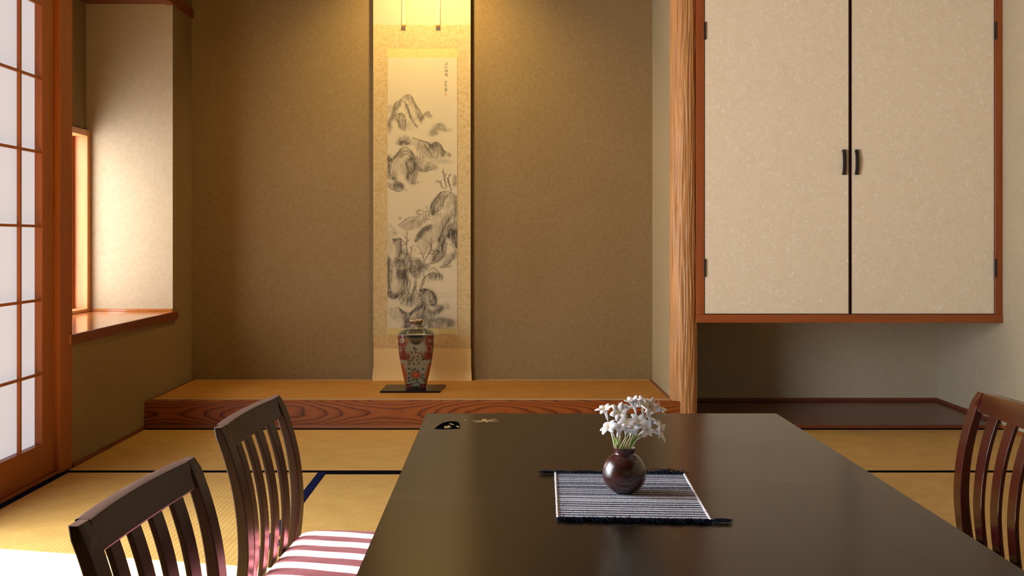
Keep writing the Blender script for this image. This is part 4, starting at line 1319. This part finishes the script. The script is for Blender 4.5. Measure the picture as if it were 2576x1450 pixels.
def make_chair(label, LACQ, low=0.0):
    """low chair, local frame: back at x = 0, facing +x, 0.405 wide along y"""
    t = thing('low_chair', label, 'chair', (0, 0, 0), 0, 'low slat-back chairs around the table')
    W = 0.405
    for s in (-1, 1):
        b = nb(); rings = []
        yc = s * (W / 2 - 0.019)
        for z in np.linspace(0.0, 0.511, 34):
            hw = 0.0185 if z > 0.24 else 0.0185 - 0.004 * (0.24 - z) / 0.24
            th = 0.0085 + 0.002 * min(1, max(0, (0.5 - z) / 0.3))
            if z > 0.505: hw -= 0.003; th -= 0.0025
            rings.append([(back_off(z) + p[0], yc + p[1], z) for p in rrect(th, hw, 0.0022)])
        loft(b, rings)
        obj('back_post', b, LACQ, t, smooth=True, world=False, sharp=20)
    # top rail, bowed outwards between the posts
    b = nb(); rings = []
    for y in np.linspace(-W / 2 + 0.036, W / 2 - 0.036, 22):
        xo = back_off(0.49) + bow(y)
        sect = []
        zb_ = 0.4675 + 0.004 * (y / 0.17) ** 2
        for (px_, pz) in rrect(0.0100, 0.0215, 0.003):
            z = 0.4895 + pz
            if pz < 0: z = 0.4895 + pz * (0.4895 - zb_) / 0.0215
            sect.append((xo + px_ + (back_off(z) - back_off(0.49)) * 0.9, y, z))
        rings.append(sect)
    loft(b, rings)
    obj('top_rail', b, LACQ, t, smooth=True, world=False, sharp=20)
    # four slats
    for k_ in range(4):
        yc = -0.1095 + 0.073 * k_
        b = nb(); rings = []
        for z in np.linspace(0.205, 0.472, 24):
            rings.append([(back_off(z) + bow(yc + p[1]) * (0.35 + 0.65 * (z - 0.2) / 0.27) + p[0], yc + p[1], z) for p in rrect(0.0042, 0.0180, 0.0015)])
        loft(b, rings)
        obj('slat', b, LACQ, t, smooth=True, world=False, sharp=20)
    b = nb()
    box(b, -0.006, 0.012, -W / 2 + 0.038, W / 2 - 0.038, 0.172, 0.212, 0.003)
    obj('back_rail', b, LACQ, t, world=False)
    b = nb()
    box(b, 0.012, 0.355, -W / 2 + 0.004, -W / 2 + 0.024, 0.172, 0.212, 0.003)
    box(b, 0.012, 0.355, W / 2 - 0.024, W / 2 - 0.004, 0.172, 0.212, 0.003)
    box(b, 0.340, 0.360, -W / 2 + 0.024, W / 2 - 0.024, 0.172, 0.212, 0.003)
    obj('seat_frame', b, LACQ, t, world=False)
    for s in (-1, 1):
        b = nb(); rings = []
        for z in np.linspace(0, 0.205, 8):
            h_2 = 0.013 + 0.004 * z / 0.2
            rings.append([(0.372 + p[0], s * (W / 2 - 0.020) + p[1], z) for p in rrect(h_2, h_2, 0.003)])
        loft(b, rings)
        obj('front_leg', b, LACQ, t, smooth=True, world=False, sharp=20)
    # cushion: padded, crowned, corners soft
    nx_, ny_ = 30, 30
    V = np.zeros((ny_, nx_, 3)); V2 = np.zeros((ny_, nx_, 3))
    for j in range(ny_):
        for i in range(nx_):
            u = -1 + 2 * i / (nx_ - 1); v_ = -1 + 2 * j / (ny_ - 1)
            # superellipse-ish plan
            x = 0.203 + u * 0.200 * (1 - 0.02 * v_ ** 4)
            y = v_ * (0.194 - 0.006 * (u + 1) / 2) * (1 - 0.02 * u ** 4)
            e = (max(0.0, 1 - abs(u) ** 12) * max(0.0, 1 - abs(v_) ** 12)) ** 0.5
            z = 0.216 + 0.025 * e + 0.006 * (1 - u * u) * (1 - v_ * v_) - 0.006 * (u + 1) / 2
            z += 0.0012 * mnoise.noise((x * 14, y * 14, 0))
            V[j, i] = (x, y, z - low); V2[j, i] = (x, y, 0.2005)
    b = nb()
    top = [[b.verts.new(V[j, i]) for i in range(nx_)] for j in range(ny_)]
    bot = [[b.verts.new(V2[j, i]) for i in range(nx_)] for j in range(ny_)]
    for g in (top, bot):
        for j in range(ny_ - 1):
            for i in range(nx_ - 1):
                b.faces.new((g[j][i], g[j][i + 1], g[j + 1][i + 1], g[j + 1][i]))
    ring = [(0, i) for i in range(nx_)] + [(j, nx_ - 1) for j in range(1, ny_)] + [(ny_ - 1, i) for i in range(nx_ - 2, -1, -1)] + [(j, 0) for j in range(ny_ - 2, 0, -1)]
    for a_, c_ in zip(ring, ring[1:] + ring[:1]):
        b.faces.new((top[a_[0]][a_[1]], top[c_[0]][c_[1]], bot[c_[0]][c_[1]], bot[a_[0]][a_[1]]))
    obj('seat_cushion', b, CUSH, t, smooth=True, world=False)['label'] = 'rose red seat cushion'
    return t


def copy_tree(o, parent=None):
    c = o.copy(); COL.objects.link(c)
    if parent is not None: c.parent = parent
    for ch in list(o.children):
        copy_tree(ch, c)
    return c


chair = make_chair('dark slat-back chair nearest the camera, left of the table in the sun', LACQ)
chair.location = (-0.430, 1.437, 0.0028); chair.rotation_euler = (0, 0, R(-3.1))
c2 = copy_tree(chair)
c2['label'] = 'dark slat-back chair left of the table, its sunlit rose cushion showing'
c2.location = (-0.434, 2.083, 0.0028); c2.rotation_euler = (0, 0, R(-3.2))
c3 = make_chair('red-brown slat-back chair on the right side of the table', LACQ_RED, 0.014)
c3.location = (0.979, 2.145, 0.0028); c3.rotation_euler = (0, 0, R(180))

# ------------------------------------------------------------------ placemat
pm = thing('placemat', 'navy and white striped woven placemat with frayed dark ends on the table', 'placemat', (0.195, 1.70, TZ + 0.0002))
FL, FR, BL, BR = Vector((0.0800, 1.556)), Vector((0.2955, 1.543)), Vector((0.0915, 1.858)), Vector((0.3085, 1.848))
rows = 46; per = 7; nx_ = 300
ny_ = rows * per + 1
rowc = []
rl = random.Random(3)
for r_ in range(rows):
    if r_ == 0 or r_ == rows - 1:
        rowc.append(0.12)
    elif r_ % 2 == 0:
        rowc.append(0.97 - 0.12 * rl.random() if rl.random() < 0.85 else 0.4)
    else:
        rowc.append(rl.choice((0.02, 0.04, 0.06, 0.08, 0.12, 0.25, 0.5)))
V = np.zeros((ny_, nx_, 3)); C_ = np.zeros((ny_, nx_, 3))
navy, white = np.array((0.012, 0.016, 0.055)), np.array((0.84, 0.89, 1.0))
pr = np.random.RandomState(4)
jit = pr.rand(rows, nx_)
for j in range(ny_):
    t = j / (ny_ - 1)
    r_ = min(rows - 1, j // per); ph = (j % per) / per
    L0, R0 = FL.lerp(BL, t), FR.lerp(BR, t)
    zz = 0.0010 + 0.0015 * abs(math.sin(math.pi * (j / per)))
    for i in range(nx_):
        s = i / (nx_ - 1)
        p = L0.lerp(R0, s)
        tw = math.sin(s * 520 + r_ * 2.1 + (ph - .5) * 2.2)
        p_y = p.y + 0.0006 * mnoise.noise((s * 30, r_ * 0.7, 0)) + 0.0012 * mnoise.noise((s * 5, t * 3, 4))
        V[j, i] = (p.x, p_y, TZ + zz + 0.0002 * tw)
        wv = rowc[r_] + 0.18 * tw * (0.5 if rowc[r_] > .5 else 0.7) - 0.25 * (jit[r_, i] ** 3)
        if 0.2 < rowc[r_] < 0.8: wv += 0.5 * tw * 0.6
        wv = max(0.0, min(1.0, wv))
        C_[j, i] = navy * (1 - wv) + white * wv
me = grid_mesh('cloth', V, C_)
obj('woven_cloth', me, mat_attr('woven_cotton', 0.9, 0.1), pm, smooth=True)
for nm, A, B in (('selvedge', FL, BL), ('selvedge', FR, BR)):
    b = nb()
    n_ = 60
    pts = []
    for i in range(n_ + 1):
        q = A.lerp(B, i / n_)
        pts.append((q.x + 0.0005 * math.sin(i * 1.9), q.y, TZ + 0.0022 + 0.0004 * math.sin(i * 1.3)))
    tube(b, pts, 0.0019, 8)
    obj(nm, b, mat_plain('pale_cord', (0.66, 0.62, 0.66), 0.9, 0.1), pm, smooth=True)
FRINGE = mat_plain('dark_navy_threads', (0.012, 0.018, 0.036), 1.0, 0.05, vscale=90, var=0.5)
fr = random.Random(11)
for A, B, sgn in ((FL, FR, -1), (BL, BR, 1)):
    b = nb()
    for i in range(1500):
        s = fr.random()
        p = A.lerp(B, s)
        if sgn > 0 and 0.30 < s < 0.52 and fr.random() < .4: continue
        Ln = (0.007 + 0.011 * fr.random() ** 1.5) * (0.85 + 0.35 * math.sin(s * 23 + sgn * 2) * math.sin(s * 61))
        dx = fr.gauss(0, 0.5)
        wob = 0.006 * math.sin(s * 37 + sgn)
        up_ = 0.0003 + abs(fr.gauss(0, 0.0011))
        if sgn > 0 and (0.66 < s < 0.72 or 0.78 < s < 0.98) and fr.random() < .3:
            Ln *= 1.5; up_ += 0.004 * fr.random()
        p0 = Vector((p.x, p.y - sgn * 0.002, TZ + 0.0018))
        p2 = Vector((p.x + dx * Ln + wob * .4, p.y + sgn * Ln, TZ + 0.0008 + up_ * 0.7))
        p1 = (p0 + p2) / 2 + Vector((fr.gauss(0, 0.0015), 0, up_ + 0.001))
        tube(b, [p0, p1, p2], [0.00055, 0.00050, 0.00018], 3, caps=False)
    # corner tufts
    cor = [(A, -1)] if sgn > 0 else [(B, 1)]
    for cpt, sx_ in cor:
        for i in range(90):
            Ln = 0.014 + 0.018 * fr.random()
            an = fr.gauss(0.15, 0.38)
            p0 = Vector((cpt.x, cpt.y + sgn * 0.003 * fr.random(), TZ + 0.002))
            p2 = p0 + Vector((sx_ * Ln * math.cos(an), sgn * Ln * math.sin(an) * 0.8, fr.random() * 0.003 - 0.0005))
            p1 = (p0 + p2) / 2 + Vector((0, 0, 0.002 * fr.random()))
            tube(b, [p0, p1, p2], [0.0005, 0.0004, 0.00015], 3, caps=False)
    o = obj('fringe', b, FRINGE, pm); o['kind'] = 'stuff'

# ------------------------------------------------------------------ round bud vase
BX, BY = 0.1925, 1.716
VB = TZ + 0.0026
N = Nodes('dark_maroon_turned_wood')
v = N.coord(scale=(1, 1, 2.2))
f = N.noise(v, 26, 5, 0.6, 0.6)
N.base(N.ramp(f, [(0.3, (0.014, 0.004, 0.003)), (0.7, (0.060, 0.013, 0.009))]))
N.set(0.26, 0.5, 0.4, coat_rough=0.2)
MAROON = N.m
prof = [(0.0001, 0.0005), (0.0135, 0.0), (0.0150, 0.0008)]
zc, rs = 0.0305, 0.0344
for a_ in np.linspace(-62, 62, 30):
    prof.append((rs * math.cos(R(a_)), zc + rs * 0.985 * math.sin(R(a_))))
prof += [(0.0156, 0.0615), (0.0158, 0.0630), (0.0163, 0.0660), (0.0172, 0.0690), (0.0176, 0.0700), (0.0172, 0.0706), (0.0160, 0.0700),
         (0.0146, 0.0660), (0.0140, 0.0600), (0.0200, 0.050), (0.0001, 0.020)]
b = nb(); lathe(b, prof, (BX, BY, VB), 64)
tag(obj('round_vase', b, MAROON, smooth=True), 'small round dark maroon vase holding white flowers, standing on the placemat', 'vase')

# ------------------------------------------------------------------ white flowers
N = Nodes('white_petal')
f = N.noise(N.coord(), 240, 3, 0.6)
N.base(N.mix(f, (0.90, 0.90, 0.92), (0.97, 0.97, 0.98)))
N.set(0.6, 0.3)
N.b.inputs['Subsurface Weight'].default_value = 0.0
PETAL = N.m
N = Nodes('pale_green_stem')
g = N.n('ShaderNodeSeparateXYZ'); N.l(N.coord(), g.inputs[0])
hh = N.ramp(N.math('MULTIPLY', g.outputs[2], 12.0), [(0.05, (0.42, 0.58, 0.16)), (0.55, (0.66, 0.66, 0.38)), (0.95, (0.66, 0.56, 0.42))])
N.base(hh); N.set(0.55, 0.4)
STEM = N.m
LEAFM = mat_plain('green_leaf_blade', (0.20, 0.36, 0.05), 0.5, 0.4)
YEL = mat_plain('yellow_anther', (0.78, 0.62, 0.30), 0.6)
PPM = BY / F_PX      # metres per photo pixel at the vase


def petal_mesh(b, base, axis, side, length, width, openang, curl):
    """one petal: leaves the axis, opens by openang, tip curls back"""
    axis = axis.normalized(); side = (side - axis * side.dot(axis)).normalized()
    lat = axis.cross(side)
    n_, m_ = 9, 5
    rows_ = []
    for i in range(n_):
        t = i / (n_ - 1)
        ang = openang * (1 - (1 - t) ** 1.6) + curl * t * t
        if i == 0:
            pos = base.copy(); a0 = openang * 0.15
        else:
            am = (a0 + ang) / 2
            pos = pos + (axis * math.cos(am) + side * math.sin(am)) * (length / (n_ - 1)); a0 = ang
        nrm = (side * math.cos(ang) - axis * math.sin(ang))
        wdt = width * (math.sin(math.pi * min(0.965, 0.09 + 0.875 * t ** 1.1)) ** 0.7)
        row = []
        for j in range(m_):
            q = -1 + 2 * j / (m_ - 1)
            row.append(pos + lat * (q * wdt / 2) - nrm * (0.16 * wdt * (1 - q * q)) + nrm * 0.0)
        rows_.append(row)
    up_ = [[b.verts.new(p) for p in r] for r in rows_]
    th = 0.00025
    dn = [[b.verts.new(p + axis * (-th) * 0.6 + side * (-th) * 0.6) for p in r] for r in rows_]
    for i in range(n_ - 1):
        for j in range(m_ - 1):
            b.faces.new((up_[i][j], up_[i][j + 1], up_[i + 1][j + 1], up_[i + 1][j]))
            b.faces.new((dn[i][j], dn[i + 1][j], dn[i + 1][j + 1], dn[i][j + 1]))
    for i in range(n_ - 1):
        b.faces.new((up_[i][0], up_[i + 1][0], dn[i + 1][0], dn[i][0]))
        b.faces.new((up_[i][-1], dn[i][-1], dn[i + 1][-1], up_[i + 1][-1]))
    for j in range(m_ - 1):
        b.faces.new((up_[-1][j], up_[-1][j + 1], dn[-1][j + 1], dn[-1][j]))


def flower(px, py, dy, axis, size, openang, twist, mx, label, leaf=None, curl=0.5):
    """flower centre at photo pixel, dy metres nearer(-)/farther(+) than the vase; mx: pixel x where its stem meets the rim"""
    Yf = BY + dy
    c = P(px, py, Yf)
    ax = Vector(axis).normalized()
    mouth = Vector(((mx - VX) * BY / F_PX, BY + dy * 0.25, VB + 0.0695))
    inner = Vector((BX + (mouth.x - BX) * -0.3, BY, VB + 0.030))
    t = thing('rain_lily', label, 'flower', (inner.x, inner.y, inner.z), 0, 'white flowers in the round vase')
    neck = c - ax * 0.016
    b = nb()
    pts = []
    p0, p1, p2, p3 = mouth, mouth.lerp(neck, 0.35) + Vector((0, 0, 0.004)), neck - ax * 0.012, neck
    for i in range(13):
        s = i / 12
        pts.append(p0 * (1 - s) ** 3 + p1 * 3 * s * (1 - s) ** 2 + p2 * 3 * s * s * (1 - s) + p3 * s ** 3)
    pts = [inner] + pts + [neck + ax * 0.005]
    rad = [0.0011] + [0.0011 - 0.0004 * i / 12 for i in range(13)] + [0.0010]
    tube(b, pts, rad, 7)
    obj('stem', b, STEM, t, smooth=True)
    b = nb()
    tube(b, [neck, neck + ax * 0.004, neck + ax * 0.010, neck + ax * 0.014], [0.0008, 0.0016, 0.0021, 0.0024], 8, caps=False)
    ob = obj('flower_throat', b, PETAL, t, smooth=True)
    ort = ax.orthogonal().normalized()
    for q in range(6):
        b = nb()
        sd_ = Matrix.Rotation(R(60 * q + twist), 3, ax) @ ort
        L_ = 0.021 * size * (1.0 + 0.08 * math.sin(q * 2.3 + twist)); W_ = 0.0108 * size * (1.0 if q % 2 else 0.88)
        petal_mesh(b, c - ax * 0.004, ax, sd_, L_, W_, R(openang + 8 * math.sin(q * 1.7 + twist)), curl * (0.7 + 0.5 * math.sin(q * 3.1 + twist)))
        obj('petal', b, PETAL, t, smooth=True)
    b = nb()
    for q in range(5):
        sd_ = Matrix.Rotation(R(72 * q + 20), 3, ax) @ ort
        tube(b, [c, c + ax * 0.006 + sd_ * 0.0015, c + ax * 0.0085 + sd_ * 0.002], [0.0003, 0.0003, 0.0006], 5)
    obj('stamens', b, YEL, t)
    if leaf:
        b = nb()
        lp = P(leaf[0], leaf[1], BY + dy * 0.5)
        m2 = Vector(((leaf[2] - VX) * BY / F_PX, BY, VB + 0.050))
        mid = m2.lerp(lp, 0.55) + Vector((0, 0, 0.002))
        rings = []
        for i in range(9):
            s = i / 8
            p = m2 * (1 - s) ** 2 + mid * 2 * s * (1 - s) + lp * s * s
            wd = 0.0018 * (1 - s ** 3) + 0.0002
            rings.append([(p.x - wd, p.y, p.z), (p.x, p.y - 0.0005, p.z), (p.x + wd, p.y, p.z), (p.x, p.y + 0.0005, p.z)])
        loft(b, rings)
        obj('leaf', b, LEAFM, t, smooth=True)
    return t


flower(1523, 1035, 0.010, (-0.25, -0.25, 0.9), 0.95, 84, 10, 1547, 'white flower at the far left of the bunch, upper tier', (1545, 1098, 1550))
flower(1559, 1041, -0.012, (-0.15, -0.85, 0.45), 1.05, 78, 25, 1557, 'large white flower facing forward, second from the left in the upper tier')
flower(1572, 1032, 0.014, (0.25, 0.25, 0.9), 0.95, 75, 40, 1559, 'white flower tucked behind the large forward-facing one, upper tier', (1567, 1108, 1562))
flower(1595, 1020, 0.004, (-0.25, -0.15, 1.0), 1.05, 62, 5, 1567, 'tallest white flower with one petal pointing straight up', None, 0.3)
flower(1617, 1021, 0.002, (-0.05, -0.55, 0.8), 1.05, 80, 50, 1580, 'white flower at the top right, just right of the tallest one')
flower(1632, 1027, -0.008, (0.25, -0.75, 0.5), 1.05, 74, 15, 1583, 'white flower at the top right with its face turned to the front', (1595, 1090, 1581))
flower(1652, 1033, 0.006, (0.75, -0.15, 0.5), 1.0, 66, 30, 1584, 'white flower at the far right of the upper tier, seen sideways')
flower(1534, 1080, -0.010, (-0.45, -0.35, 0.75), 1.05, 88, 0, 1550, 'white drooping flower at the far left of the lower tier', (1556, 1105, 1556), 0.9)
flower(1557, 1081, -0.004, (0.1, -0.5, 0.8), 0.95, 84, 35, 1556, 'white flower in the lower tier between the left drooper and the centre')
flower(1576, 1073, -0.014, (0.05, -0.35, 0.9), 1.05, 82, 20, 1560, 'white flower at the centre front of the lower tier')
flower(1588, 1081, 0.008, (0.0, -0.6, 0.7), 1.05, 86, 55, 1572, 'white flower with hanging petals right of the lower centre', (1601, 1095, 1577))
flower(1606, 1068, 0.000, (0.05, -0.45, 0.85), 1.15, 76, 12, 1575, 'white flower in the lower tier right of the centre', (1588, 1110, 1574))
flower(1637, 1067, 0.004, (0.55, -0.1, 0.85), 1.1, 80, 32, 1584, 'white flower leaning right in the lower tier, below the far right one')
flower(1622, 1084, -0.010, (0.45, -0.6, 0.45), 0.95, 80, 8, 1581, 'small white flower low on the right, in front of the leaning one')
flower(1652, 1086, -0.012, (0.75, -0.35, 0.1), 1.15, 72, 45, 1587, 'lowest white flower at the far right, its petals hanging down', None, 0.9)
